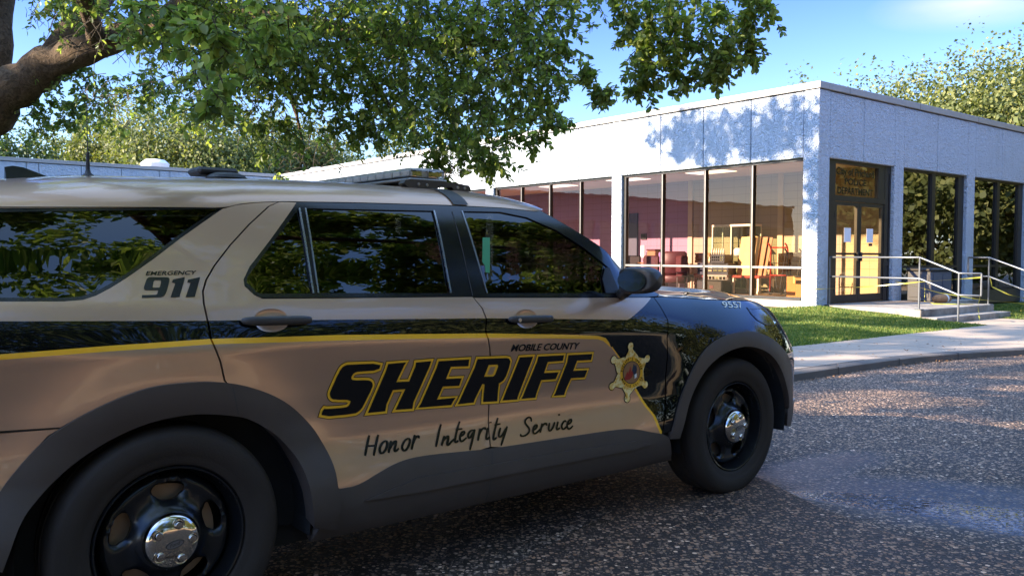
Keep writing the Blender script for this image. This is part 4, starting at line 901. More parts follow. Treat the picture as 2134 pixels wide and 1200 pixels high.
    for sg in (1, -1):
        ends.box(xr+.02, xr+.07, sg*(yo-.018)-.006, sg*(yo-.018)+.006, zb+.006, zt_-.008); ends.box(xf_-.09, xf_-.02, sg*(yo-.018)-.006, sg*(yo-.018)+.006, zb+.006, zt_-.008)
    ends.build('end_flasher', M['chrome'], lb)
    base = MB(); base.box(xr-.002, xf_+.002, -yo-.002, yo+.002, zb-.012, zb-.001, .004); base.build('base_rail', M['metalg'], lb)
    for sg in (1, -1):
        br = MB(); yb = sg*(yo+.004); pf = [(xr-.035, zb-.013), (xf_+.02, zb-.013), (xf_+.11, zb-.022), (xf_+.12, zb-.040), (xf_+.10, zb-.058), (xf_+.035, zb-.058), (xf_+.01, zb-.034), (xf_-.06, zb-.036), (xf_-.075, zb-.053), (xr+.02, zb-.053), (xr-.02, zb-.048), (xr-.05, zb-.030)]
        n = len(pf); br.add([(x, yb-.022, z) for x, z in pf]+[(x, yb+.022, z) for x, z in pf], [tuple(range(n)), tuple(n+i for i in reversed(range(n)))]+[(i, n+i, n+(i+1) % n, (i+1) % n) for i in range(n)])
        bo = br.build('mounting_foot', M['satin'], lb)
        sc_ = MB()
        for x, z in ((xr+.03, zb-.030), (xr+.075, zb-.032), (xf_+.045, zb-.034), (xf_+.085, zb-.035)): sc_.lathe([(0, .003), (.006, .003), (.0075, 0)], 'y', 12, (x, yb-.022 if sg < 0 else yb+.022, z)); 
        sc_.build('bolt', M['trimsteel'], bo)
        stp = MB(); n = 8
        for i in range(n+1):
            q = .36*(1-i/n)
            for xx in (1.255+.028*i/n, 1.338+.028*i/n):
                o, z = roofz(xx, q); stp.v.append((xx, -(1 if sg < 0 else -1)*(o+HW+.003), z+.004))
        for i in range(n): stp.f.append((2*i, 2*i+1, 2*i+3, 2*i+2)); stp.mi.append(0)
        stp.build('mounting_strap', M['satin'], lb, smooth=True)
    def rp(x, o): return (x, -(o+HW))
    x, y = rp(-.03, -.9); z0 = rz(-.03, -.9)
    an = MB(); an.lathe([(0, 0), (.026, 0), (.024, .012), (.012, .022), (.009, .034), (.0075, .038)], 'z', 16, (x, y, z0-.004)); an.tube([(x, y, z0+.03), (x, y, z0+.10)], [.0085, .0055], 10); an.tube([(x, y, z0+.10), (x, y+.003, z0+.30)], [.0022, .0016], 6); an.build('whip_antenna', M['dk'], car, auto=40)
    fn_ = MB(); xs = [(-.315, 0), (-.318, .045), (-.29, .052), (-.255, .048), (-.16, .012), (-.13, 0)]; n = len(xs); x0, yf = rp(0, -.92); zf = rz(-.25, -.92)-.004
    fn_.add([(a, yf-.020*(1-b/.06), zf+b) for a, b in xs]+[(a, yf+.020*(1-b/.06), zf+b) for a, b in xs], [tuple(range(n)), tuple(n+i for i in reversed(range(n)))]+[(i, n+i, n+(i+1) % n, (i+1) % n) for i in range(n)]); fn_.build('shark_fin_antenna', M['gloss'], car)
    x, y = rp(.455, -.85); zz = rz(.455, -.85); mb = MB(); mb.box(x-.088, x+.088, y-.07, y+.07, zz+.012, zz+.046, .012); mb.lathe([(.085, 0), (.075, .012), (.05, .022), (0, .026)], 'z', 24, (x+.02, y-.10, zz-.002)); mb.build('radio_modem', M['dk'], car)
    x, y = rp(-.10, -.9); mb = MB(); mb.lathe([(.035, 0), (.03, .008), (0, .011)], 'z', 20, (x, y, rz(-.1, -.9)-.002)); mb.build('antenna_puck', M['dk'], car, auto=40)
    return car
CAR = make_car()
# ---------------------------------------------------------------- building frame: x along the entrance front, y along the long sunny front, corner at 0
BC = Vector((6.34517, 17.88111, 0)); BY = .672145
bu = Vector((math.cos(BY), math.sin(BY), 0)); bv = Vector((-bu.y, bu.x, 0))
def W(u_, v_, z=0): return BC+bu*u_+bv*v_+Vector((0, 0, z))
ZS, ZM, ZH, ZC, ZT = .40, 1.062, 3.38, 4.77, 4.925
ROOMU = 3.55
def make_building():
    b = empty('police_building', BC, BY, 'single storey white stucco police department building with dark framed windows and metal roof edge', 'building')
    JG = .0105
    cols_l = [(.0, .36)]+[(5.66, 6.01), (11.14, 11.53), (16.65, 17.02), (22.1, 22.47)]
    st = MB(); back = MB()
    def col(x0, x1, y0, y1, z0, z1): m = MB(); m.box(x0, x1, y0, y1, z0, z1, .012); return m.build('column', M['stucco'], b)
    col(.0, .425, .0, .36, .02, ZC)
    for y0, y1 in cols_l[1:]: col(.0, .30, y0, y1, .12, ZC)
    cols_r = [(3.13, 3.55), (6.82, 7.26), (10.50, 10.94), (14.2, 14.64)]
    for x0, x1 in cols_r: col(x0, x1, .0, .30, .02, ZC)
    # fascia panels
    ends_l = [c for c in cols_l]+[(27.0, 27.3)]
    for (a0, a1), (b0, b1) in zip(ends_l, ends_l[1:]):
        n = 4; L = (b0-a1)/n
        for k in range(n):
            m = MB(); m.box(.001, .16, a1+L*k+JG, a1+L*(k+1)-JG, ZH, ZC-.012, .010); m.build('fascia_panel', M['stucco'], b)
        m = MB(); m.box(.010, .20, a1+.002, b0-.002, .20, ZS-.04, .01); m.build('sill_wall', M['concrete'], b)
    ends_r = [(0, .425)]+cols_r
    for (a0, a1), (b0, b1) in zip(ends_r, ends_r[1:]):
        n = 2; L = (b0-a1)/n
        for k in range(n):
            m = MB(); m.box(a1+L*k+JG, a1+L*(k+1)-JG, .001, .16, ZH, ZC-.012, .010); m.build('fascia_panel', M['stucco'], b)
    bk = MB(); bk.box(.165, .25, .37, 27.2, ZH+.02, ZC); bk.box(.43, 15, .165, .25, ZH+.02, ZC); bk.build('joint_backing', M['groove'], b)
    cp = MB(); cp.box(-.035, .30, -.035, 26.97, ZC+.012, ZT, .008); cp.box(.301, 16, -.035, .30, ZC+.012, ZT, .008); cp.build('roof_coping', M['coping'], b)
    cj = MB()
    for k in range(8): cj.box(-.0365, -.034, .9+3.1*k, .912+3.1*k, ZC+.014, ZT-.002)
    for k in range(5): cj.box(1.1+3.1*k, 1.112+3.1*k, -.0365, -.034, ZC+.014, ZT-.002)
    cj.build('coping_joint', M['groove'], b)
    rf = MB(); rf.box(.26, 16, .26, 27.3, ZC-.25, ZC+.06); rf.box(-40, .25, 27.4, 42, ZC-.25, ZC+.06); rf.build('roof', M['coping'], b)
    # long front windows
    for i, ((a0, a1), (b0, b1)) in enumerate(zip(ends_l, ends_l[1:])):
        fr = MB(); L = (b0-a1)/4
        fr.box(.085, .175, a1+.002, a1+.055, ZS-.04, ZH); fr.box(.085, .175, b0-.09, b0-.002, ZS-.04, ZH)
        fr.box(.085, .175, a1+.055, b0-.09, ZH-.055, ZH-.001); fr.box(.06, .175, a1+.055, b0-.09, ZS-.04, ZS+.03)
        for k in range(1, 4): fr.box(.075, .175, a1+L*k-.032, a1+L*k+.032, ZS+.03, ZH-.055)
        f = fr.build('window', M['alu'], b)
        for k in range(4):
            y0 = a1+L*k+(.032 if k else .055); y1 = a1+L*(k+1)-(.032 if k < 3 else .09)
            t = MB(); t.box(.074, .17, y0, y1, ZM-.026, ZM+.026, .005); t.build('window_transom', M['alul'], f)
            for z0, z1 in ((ZS+.03, ZM-.032), (ZM+.032, ZH-.055)):
                g = MB(); g.add([(.13, y0, z0), (.13, y1, z0), (.13, y1, z1), (.13, y0, z1)], [(0, 3, 2, 1)]); g.build('pane', M['bglass'] if (i == 0 and k < 2) else M['rosebglass'], f)
            e = MB(); 
            if k: e.box(.066, .0745, a1+L*k-.028, a1+L*k-.004, ZS+.03, ZH-.06, .003); e.build('mullion_sunlit_edge', M['alul'], f)  # sunlit mullion edge put into the colour as a pale strip
    # entrance-front windows
    for (a0, a1), (b0, b1) in list(zip(ends_r, ends_r[1:]))[1:]:
        fr = MB(); mid = (a1+b0)/2
        fr.box(a1+.002, a1+.06, .085, .175, .06, ZH); fr.box(b0-.30, b0-.002, .085, .175, .06, ZH); fr.box(a1+.06, b0-.30, .085, .175, ZH-.055, ZH-.001)
        fr.box(a1+.06, b0-.30, .075, .175, .06, .42); fr.box(mid-.085, mid+.085, .075, .175, .42, ZH-.055); fr.box(a1+.06, mid-.085, .078, .175, ZM-.03, ZM+.03); fr.box(mid+.085, b0-.30, .078, .175, ZM-.03, ZM+.03)
        f = fr.build('window', M['alu'], b)
        for x0, x1 in ((a1+.06, mid-.085), (mid+.085, b0-.30)):
            for z0, z1 in ((.42, ZM-.03), (ZM+.03, ZH-.055)):
                g = MB(); g.add([(x0, .13, z0), (x1, .13, z0), (x1, .13, z1), (x0, .13, z1)], [(0, 1, 2, 3)]); g.build('pane', M['dglass'], f)
    # entrance
    fr = MB(); fr.box(.427, .80, .085, .18, .29, ZH-.001); fr.box(2.86, 3.02, .085, .18, .29, ZH-.001); fr.box(.80, 2.86, .085, .18, 2.50, 2.62); fr.box(.80, 2.60, .085, .18, 3.30, ZH-.001); fr.box(2.58, 2.86, .09, .18, 2.62, ZH-.002); fr.box(3.06, 3.128, .085, .18, .29, ZH-.001); fr.box(3.02, 3.06, .085, .18, 1.1, 1.2); fr.box(3.02, 3.06, .085, .18, 3.2, ZH-.001)
    f = fr.build('entrance_frame', M['alu'], b)
    g = MB(); g.add([(.80, .135, 2.62), (2.58, .135, 2.62), (2.58, .135, 3.30), (.80, .135, 3.30)], [(0, 1, 2, 3)]); tp = g.build('sign_pane', M['doorglass'], f)
    g = MB(); g.add([(3.02, .135, .3), (3.06, .135, .3), (3.06, .135, 3.3), (3.02, .135, 3.3)], [(0, 1, 2, 3)]); g.build('sidelight_pane', M['bglass'], f)
    def sign(body, x0, x1, z0, z1):
        tv, tf = text_tris(body, .026); ymin = min(y for x, y in tv); hh = z1-z0
        for nm, mt, dx, yy in (('sign_lettering_edge', M['alul'], -.004, .1335), ('sign_lettering', M['ink'], 0, .131)):
            m = MB(); m.add([(x0+(x1-x0)*x+dx, yy, z0+hh*y-dx*.3) for x, y in tv], [tuple(q) for q in tf]); m.build(nm, mt, tp)
    sign('City of Prichard', .90, 2.46, 3.075, 3.235); sign('POLICE', 1.24, 2.14, 2.875, 3.015); sign('DEPARTMENT', .96, 2.42, 2.665, 2.81)
    for x0, x1, hx_ in ((.81, 1.80, 1.735), (1.81, 2.85, 1.875)):
        d = MB(); d.box(x0, x0+.085, .10, .165, .315, 2.49); d.box(x1-.085, x1, .10, .165, .315, 2.49); d.box(x0+.085, x1-.085, .10, .165, 2.41, 2.49); d.box(x0+.085, x1-.085, .10, .165, .315, .47); d.box(x0+.085, x1-.085, .105, .16, 1.34, 1.385)
        dr = d.build('door', M['alu'], b)
        for z0, z1 in ((.47, 1.34), (1.385, 2.41)):
            g = MB(); g.add([(x0+.085, .13, z0), (x1-.085, .13, z0), (x1-.085, .13, z1), (x0+.085, .13, z1)], [(0, 1, 2, 3)]); g.build('door_pane', M['doorglass'], dr)
        h = MB(); h.box(hx_-.035, hx_+.035, .06, .098, 1.20, 1.40, .01); h.build('door_handle', M['dk'], dr)
        nx_ = 1.24 if x0 < 1 else 2.17
        p = MB(); p.box(nx_, nx_+.275, .124, .127, 1.62, 1.93); p.build('paper_notice', M['paper'], dr)
        if x0 > 1: p = MB(); p.box(nx_+.09, nx_+.25, .120, .124, 1.54, 1.60); p.build('hours_plate', M['maroon'], dr)
        hg = MB()
        for zz in (.6, 1.75, 2.2): hg.box((x0-.03) if x0 < 1 else x1+.005, (x0-.005) if x0 < 1 else x1+.03, .08, .10, zz-.07, zz+.07)
        hg.build('hinge', M['dk'], dr)
    # room behind the long front
    rm = MB(); rm.box(.20, ROOMU, .19, 27.0, .24, .33); rm.build('room_floor', M['infloor'], b)
    rm = MB(); rm.box(.20, ROOMU, .26, 27.0, 3.48, 3.52); cl = rm.build('room_ceiling', M['inceil'], b)
    for y0 in (3.65, 6.6, 9.6, 14.5):  # one real fixture repeated; extra panels added to fill the room with light
        m = MB(); m.box(1.55, 2.15, y0, y0+1.2, 3.465, 3.479, .004); m.build('fill_light_panel', M['glow'], cl)
    wl_ = MB(); wl_.box(ROOMU, ROOMU+.15, .26, 27.0, .30, 3.5); wl_.build('block_wall', M['block'], b)
    pi = MB()
    for y0 in (3.2, 6.22, 9.3, 12.4, 15.5): pi.box(ROOMU-.05, ROOMU-.001, y0, y0+.16, .33, 3.479, .004)
    pi.build('wall_pilaster', M['inwall'], b)
    dd = MB(); dd.box(ROOMU-.04, ROOMU-.001, 8.38, 9.2, .33, 2.62); dd.box(ROOMU-.04, ROOMU-.001, 13.3, 14.2, .33, 2.5); dd.build('room_door', M['binblue'], b)
    nb = MB(); nb.box(ROOMU-.03, ROOMU-.002, 8.02, 8.24, 1.80, 1.98); nb.build('notice_board', M['dk'], b)
    nb = MB(); nb.box(ROOMU-.02, ROOMU-.002, 8.10, 8.26, 1.25, 1.62); nb.build('wall_notice', M['paper'], b)
    # darker rooms behind the entrance-front windows and the long core
    dk = MB(); dk.box(3.72, 15.5, 3.4, 3.5, .3, 3.5); dk.box(3.72, 15.5, .25, 3.4, .24, .30); dk.box(3.72, 15.5, .26, 3.4, 3.48, 3.52); dk.box(15.4, 15.5, .3, 3.4, .3, 3.5); dk.build('office_room', M['inwall'], b)
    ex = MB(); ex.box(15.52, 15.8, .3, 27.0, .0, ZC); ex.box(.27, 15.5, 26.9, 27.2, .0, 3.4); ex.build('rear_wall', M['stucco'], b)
    # wing at the far end
    x = -.02; k = 0
    while x > -38:
        wd = .42 if k % 4 == 0 else 1.48
        m = MB(); m.box(x-wd+JG, x-JG, 27.0, 27.16, ZH if k % 4 else .1, ZC-.012, .010); m.build('wing_panel', M['stucco'], b); x -= wd; k += 1
    m = MB(); m.box(-40, -.3, 27.165, 27.3, ZH, ZC); m.build('wing_backing', M['groove'], b)
    m = MB(); m.box(-40, .0, 27.14, 27.2, ZS, ZH-.02); m.build('wing_glazing', M['dglass'], b)
    m = MB(); m.box(-40, -.0, 27.02, 27.25, .1, ZS-.005); m.build('wing_sill_wall', M['concrete'], b)
    m = MB(); m.box(-40, -.04, 26.965, 27.30, ZC+.012, ZT, .008); m.build('wing_coping', M['coping'], b)
    m = MB(); m.box(-40, .2, 30, 30.2, .1, 4.5); m.build('wing_room_wall', M['inwall'], b)
    return b
BLD = make_building()

# ---------------------------------------------------------------- ground, road, pavement, lawn
def sheet(name, mat, pts, kind='structure', z=None):
    mb = MB(); mb.add(pts, [tuple(range(len(pts)))]); o = mb.build(name, mat); tag(o, kind=kind); return o
mb = MB(); n = 24
for i in range(n+1):
    for j in range(n+1): mb.v.append((-700+1400*i/n, -700+1400*j/n, -.06))
for i in range(n):
    for j in range(n): a = i*(n+1)+j; mb.f.append((a, a+n+1, a+n+2, a+1)); mb.mi.append(0)
tag(mb.build('ground', M['far']), kind='structure')
sheet('sandy_lot', M['sand'], [tuple(W(-45, -32, -.03)), tuple(W(60, -32, -.03)), tuple(W(60, -8, -.03)), tuple(W(-45, -8, -.03))])  # unseen ground, made pale and brought close to bounce warm light at the car
KERB = [(-70, -4.90), (-20, -4.88), (-8, -4.87), (-6.5, -4.87), (-5.6, -4.92), (-4.8, -5.06), (-4.2, -5.20), (-3.6, -5.38), (-2.6, -5.72), (-1, -6.3), (2, -7.1), (8, -8.2), (30, -9.0), (70, -9)]
def kerbv(u_): return ipx(KERB, u_)
us = sorted(set([-70+2*k for k in range(71)]+[-10+.4*k for k in range(40)]))
rd = MB()
for u_ in us:
    for f in (0, .12, .3, .6, 1):
        vv = kerbv(u_)+.02-(6.3*f); zz = .012*0; rd.v.append(tuple(W(u_, vv, 0.0)))
for i in range(len(us)-1):
    for k in range(4): a = i*5+k; rd.f.append((a, a+1, a+6, a+5)); rd.mi.append(0)
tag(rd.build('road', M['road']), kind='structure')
kb = MB(); pr = [(-.002, -.10), (.004, .070), (.022, .085), (.155, .0855), (.16, -.1)]
for u_ in us:
    for dv, z in pr: kb.v.append(tuple(W(u_, kerbv(u_)+dv, z)))
for i in range(len(us)-1):
    for k in range(4): a = i*5+k; kb.f.append((a, a+5, a+6, a+1)); kb.mi.append(0)
tag(kb.build('kerb', M['kerb'], auto=40), kind='structure')
kj = MB()
for u_ in (-7.35, -6.05, -4.85, -3.6, -2.3, -1.0):
    v0 = kerbv(u_); a, b_ = W(u_-.007, v0-.003), W(u_+.007, v0-.003); c_, d_ = W(u_+.007, v0+.17), W(u_-.007, v0+.17)
    kj.add([(a.x, a.y, .0), (b_.x, b_.y, .0), (b_.x, b_.y, .087), (a.x, a.y, .087), (c_.x, c_.y, .0872), (d_.x, d_.y, .0872)], [(0, 1, 2, 3), (3, 2, 4, 5)])
tag(kj.build('kerb_joints', M['groove']), kind='structure')
VB = -3.33
pv = MB()
for u_ in us:
    for f in (0, .5, 1): pv.v.append(tuple(W(u_, kerbv(u_)+.16+(VB-kerbv(u_)-.16)*f, .0855)))
for i in range(len(us)-1):
    for k in range(2): a = i*3+k; pv.f.append((a, a+1, a+4, a+3)); pv.mi.append(0)
tag(pv.build('pavement', M['concrete']), kind='structure')
pj = MB()
for k in range(14):
    u0 = -15.2+1.52*k; a, b_, c_, d_ = W(u0, kerbv(u0)+.16), W(u0+.012, kerbv(u0)+.16), W(u0+.012, VB), W(u0, VB); pj.add([(q.x, q.y, .0885) for q in (a, b_, c_, d_)], [(0, 1, 2, 3)])
pj.add([(q.x, q.y, .0888) for q in (W(-16, kerbv(-16)+.163), W(-6.5, kerbv(-6.5)+.163), W(-6.5, kerbv(-6.5)+.175), W(-16, kerbv(-16)+.175))], [(0, 1, 2, 3)])
tag(pj.build('pavement_joints', M['groove']), kind='structure')
def lawnz(u_, v_): t = min(1, max(0, (v_-VB)/(0-VB))); return .07+.20*t+.012*math.sin(u_*1.7+v_)+.010*math.sin(v_*3.1-u_*.8)
lw = MB(); nu, nv = 60, 18
for i in range(nu+1):
    for j in range(nv+1): u_ = -60+60.3*i/nu; v_ = VB+(.0-VB)*j/nv; lw.v.append(tuple(W(u_, v_, lawnz(u_, v_))))
for i in range(nu):
    for j in range(nv): a = i*(nv+1)+j; lw.f.append((a, a+nv+1, a+nv+2, a+1)); lw.mi.append(0)
for (a0, a1, b0, b1, z) in ((-70, -.02, 0, 26.9, .20), (2.95, 70, VB, -.35, .035), (3.75, 70, -.35, -.02, .035)):
    lw.add([tuple(W(a0, b0, z)), tuple(W(a1, b0, z)), tuple(W(a1, b1, z)), tuple(W(a0, b1, z))], [(0, 1, 2, 3)])
tag(lw.build('lawn', M['lawn'], smooth=True), kind='structure')
def rand_unit(n, rng):
    a = rng.normal(size=(n, 3)); return a/np.linalg.norm(a, axis=1, keepdims=True)
rng = np.random.default_rng(3)
def grass():
    n1, n2 = 52000, 12000
    u_ = np.concatenate([rng.uniform(-7.2, .28, n1), rng.uniform(3.0, 9, n2)]); v_ = np.concatenate([rng.uniform(VB-.03, -.05, n1), rng.uniform(-3.3, -.4, n2)])
    edge = VB+.05*np.sin(u_*5.1)+.04*np.sin(u_*13.7); keep = v_ > edge-.03; u_, v_ = u_[keep], v_[keep]
    keep = ~((u_ > .0) & (u_ < 3.) & (v_ > -3.4)) | (u_ > 3); u_, v_ = u_[keep], v_[keep]
    z = np.array([lawnz(a, b) if a < .3 else .035 for a, b in zip(u_, v_)]); n = len(u_)
    P = np.array(BC)[None]+np.outer(u_, np.array(bu))+np.outer(v_, np.array(bv)); P[:, 2] = z-.005
    ax = np.stack([rng.normal(0, .45, n), rng.normal(0, .45, n), np.ones(n)], 1); nr = rand_unit(n, rng); patch = .75+.5*np.sin(u_*2.3)*np.sin(v_*3.1)*.5
    o = leaves('lawn_grass', P, ax, nr, rng.uniform(.035, .085, n)*patch, rng.uniform(.0035, .0065, n), M['blade'], fine=True); tag(o, kind='stuff'); return o
grass()
# fallen leaves and grit along the gutter
def litter():
    n = 420; u_ = rng.uniform(-8.2, 3, n); kv = np.array([kerbv(a) for a in u_]); v_ = kv-np.abs(rng.normal(0, .10, n)); on = rng.random(n) < .35; v_[on] = kv[on]+rng.uniform(.05, 1.5, on.sum())
    P = np.array(BC)[None]+np.outer(u_, np.array(bu))+np.outer(v_, np.array(bv)); P[:, 2] = np.where(on, .092, .008)
    nr = rand_unit(n, rng)*.35; nr[:, 2] = 1; ax = rand_unit(n, rng); ax[:, 2] *= .2
    o = leaves('fallen_leaf_litter', P, ax, nr, rng.uniform(.02, .05, n), rng.uniform(.006, .012, n), M['plyd'], fine=True); tag(o, kind='stuff')
litter()

# older asphalt overlay in front of the wet gutter
EDGE = [(1.22, 5.35), (1.42, 5.02), (1.52, 4.70), (1.60, 4.40), (1.79, 4.05), (2.03, 3.84), (2.25, 3.68), (2.7, 3.42), (3.6, 3.0), (5.5, 2.2), (9, .9)]
EDGE = [(x+.02*math.sin(17*x+3*y), y+.022*math.sin(23*x)+.012*math.sin(61*x)) for x, y in dens(EDGE, .05, False)]
ol = MB(); n = len(EDGE)
for x, y in EDGE: ol.v += [(x, y, .001), (x-.004, y-.006, .014), (x-.02, y-.03, .018), (x-6, y-9, .018)]
for i in range(n-1):
    for k in range(3): a = i*4+k; ol.f.append((a, a+1, a+5, a+4)); ol.mi.append(0)
tag(ol.build('road_overlay', M['road2'], auto=60), kind='structure')
# ---------------------------------------------------------------- entrance steps, rails, tape and things around the door
def placed(name, label, cat, group=None): return empty(name, BC, BY, label, cat, group)
def steps():
    t = placed('entrance_steps', 'stained concrete landing and step in front of the glass entrance doors', 'steps')
    m = MB(); m.box(.30, 3.55, -2.05, -.002, -.05, .285, .012); m.build('landing', M['step'], t)
    m = MB(); m.box(.30, 3.62, -2.36, -2.052, -.05, .145, .012); m.build('tread', M['step'], t)
    m = MB(); m.box(.15, 5.0, VB-.02, -2.362, -.06, .030, .004); m.build('approach_slab', M['concrete'], t)
    m = MB(); m.box(.427, 3.128, .0, .18, .20, .290, .004); m.build('door_sill', M['alul'], t)
steps()
def rail(name, label, x, flat0, post1, foot2, end2, loop, g):
    # x fixed; y runs outwards from the wall: flat0 start, post1 break, foot2 lower post, end2 end of lower level run
    t = placed(name, label, 'handrail', g); r = .0185; zt_, zm_ = 1.29, .885
    y0, y1, y2, y3 = flat0, post1, foot2, end2; dz = .29
    m = MB(); m.tube([(x, y0, zt_), (x, y1, zt_), (x, y2, zt_-dz), (x, y3, zt_-dz)], r, 10); m.build('top_rail', M['galv'], t, smooth=True)
    m = MB(); m.tube([(x, y0, zm_), (x, y1, zm_), (x, y2, zm_-dz), (x, y3, zm_-dz)], r, 10); m.build('mid_rail', M['galv'], t, smooth=True)
    for yy, z0, z1 in ((y0, .285 if not loop else zm_, zt_), (y1, .285, zt_), (y2, .03, zt_-dz), (y3, zm_-dz, zt_-dz)):
        m = MB(); m.tube([(x, yy, z0), (x, yy, z1)], r, 10)
        if z0 < .4: m.box(x-.07, x+.07, yy-.07, yy+.07, z0, z0+.012, .003)
        m.build('post', M['galv'], t, auto=40)
rail('handrail', 'galvanised handrail on the lawn side of the steps, yellow tape tied to its end', .36, -.08, -1.98, -2.72, -3.12, False, 'handrails at the entrance steps')
rail('handrail', 'galvanised handrail on the far side of the steps nearest the striped urn', 3.42, -1.55, -1.98, -2.75, -3.15, True, 'handrails at the entrance steps')
def tape(name, label, pts, wd, g=None):
    mb = MB(); P = [W(*p) for p in pts]; Q = []
    for i in range(len(P)-1):
        for k in range(6): Q.append(P[i].lerp(P[i+1], k/6))
    Q.append(P[-1]); n = len(Q)
    for i, p in enumerate(Q):
        d = (Q[min(i+1, n-1)]-Q[max(i-1, 0)]).normalized(); tw = .5+.9*math.sin(i*.55); s_ = (Vector((0, 0, 1))*math.cos(tw)+d.cross(Vector((0, 0, 1))).normalized()*math.sin(tw))*wd*.62
        mb.v += [tuple(p+s_), tuple(p-s_)]
    for i in range(n-1): mb.f.append((2*i, 2*i+1, 2*i+3, 2*i+2)); mb.mi.append(0)
    o = mb.build(name, M['tape'], smooth=True); tag(o, label, 'caution tape', g)
G = 'strands of yellow caution tape'
tape('caution_tape', 'yellow tape strand stretched across the landing from the building corner to the rail end', [(-.05, .02, .62), (.3, -1.0, .70), (.34, -2.0, .82), (.36, -3.10, .93)], .016, G)
tape('caution_tape', 'twisted yellow tape tail knotted to the end of the lawn side handrail', [(.36, -3.12, .99), (.36, -3.13, .84), (.37, -3.10, .60), (.38, -3.06, .40), (.38, -3.08, .24), (.36, -3.10, .14)], .020, G)
tape('caution_tape', 'sagging yellow tape strand running low behind the rail posts towards the urn', [(1.15, -1.1, .80), (2.2, -1.5, .55), (3.0, -2.0, .40), (3.9, -2.6, .30), (5.4, -3.1, .34)], .014, G)
tape('caution_tape', 'yellow tape strand tied to the far handrail post and pulled down to the urn', [(3.42, -2.0, .86), (3.5, -2.02, .66), (3.65, -2.3, .50), (3.9, -2.65, .40), (4.1, -2.85, .36)], .022, G)
tape('caution_tape', 'short yellow tape strand hanging loose beside the blue-grey bin', [(2.15, -1.2, .86), (2.16, -1.22, .60), (2.18, -1.2, .36), (2.2, -1.4, .31), (2.9, -1.9, .30)], .018, G)
def binbox():
    t = placed('storage_bin', 'blue-grey panelled bin with dark lid standing on the landing beside the door', 'bin')
    m = MB(); m.box(3.42, 4.42, -.75, -.20, .29, .97, .015); m.build('bin_body', M['binblue'], t)
    m = MB(); m.box(3.39, 4.45, -.78, -.17, .972, 1.04, .02); m.build('bin_lid', M['bindark'], t)
    for x0, x1 in ((3.50, 3.92), (3.97, 4.36)):
        m = MB(); m.box(x0, x1, -.762, -.751, .38, .90, .004); m.build('bin_panel', M['binblue'], t)
    for z0 in (.45,):
        m = MB(); m.box(3.408, 3.419, -.70, -.25, .38, .90, .004); m.build('bin_side_panel', M['binblue'], t)
    m = MB(); m.box(3.55, 5.3, -1.0, -.03, .0, .286, .01); m.build('plinth', M['step'], t)
binbox()
def bag():
    t = placed('paper_bag', 'crumpled brown paper parcel with pale end lying in front of the bin', 'bag')
    m = MB(); rs = [.06, .10, .105, .10, .07]; m.tube([(2.95+.15*k, -1.05-.01*k, .287+.085) for k in range(5)], rs, 12); m.build('parcel_body', M['bag'], t, smooth=True)
    m = MB(); m.tube([(3.33, -1.075, .372), (3.40, -1.078, .372)], [.104, .103], 12, False); m.build('parcel_band', M['white'], t, smooth=True)
bag()
def urn():
    o = W(4.35, -3.05); t = empty('striped_urn', o, BY, 'fat round urn with pale and dark brown rings beside the steps, yellow tape on it', 'urn')
    pf = [(0, .05), (.22, .05), (.30, .10), (.40, .20), (.46, .32), (.47, .42), (.43, .52), (.36, .60), (.27, .66), (.22, .70), (.23, .75), (.19, .75), (.16, .66)]
    m = MB(); m.lathe(pf, 'z', 40); m.build('urn_body', M['urnl'], t, smooth=True)
    for z0, z1 in ((.12, .14), (.155, .175), (.19, .21), (.30, .365), (.47, .485), (.505, .525), (.57, .585), (.625, .64)):
        f = lambda z: ipx([(b, a) for a, b in pf[1:11]], z)+.004; m = MB(); m.lathe([(f(z0)-.006, z0), (f(z0), z0+.003), (f(z1), z1-.003), (f(z1)-.006, z1)], 'z', 40); m.build('urn_ring', M['urnd'], t, smooth=True)
    m = MB(); m.tube([(-.46, -.10, .36), (-.42, -.22, .44), (-.30, -.36, .45), (-.1, -.45, .44)], .018, 6); m.build('tape_wrap', M['tape'], t, smooth=True)
urn()
def vent(name, u_, v_, label, z=ZT, s=1):
    t = empty(name, W(u_, v_, ZC+.06), BY, label, 'roof vent', 'roof vents')
    m = MB(); m.lathe([(.26*s, 0), (.26*s, .16*s), (.42*s, .18*s), (.44*s, .30*s), (.30*s, .42*s), (0, .46*s)], 'z', 24); m.build('cowl', M['white'], t, auto=40)
vent('roof_vent', -4.9, 29.0, 'squat white vent cowl on the flat roof of the far wing, left one', s=1.35)
vent('roof_vent', 2.2, 27.6, 'squat white vent cowl on the roof where the wing meets the long front', s=1.35)
def pipe():
    t = empty('roof_pipe', W(12.5, 4.2, ZC+.06), BY, 'tan gooseneck pipe and conduit on the roof near the right edge of the photo', 'pipe')
    m = MB(); m.tube([(0, 0, 0), (0, 0, .75)], .13, 14); m.build('stack', M['ply'], t, smooth=True)
    m = MB(); m.tube([(-.25, .1, 0), (-.35, .1, .45), (-.7, .1, .62), (-1.1, .1, .6), (-1.3, .1, .45)], .06, 10); m.build('gooseneck', M['ply'], t, smooth=True)
pipe()

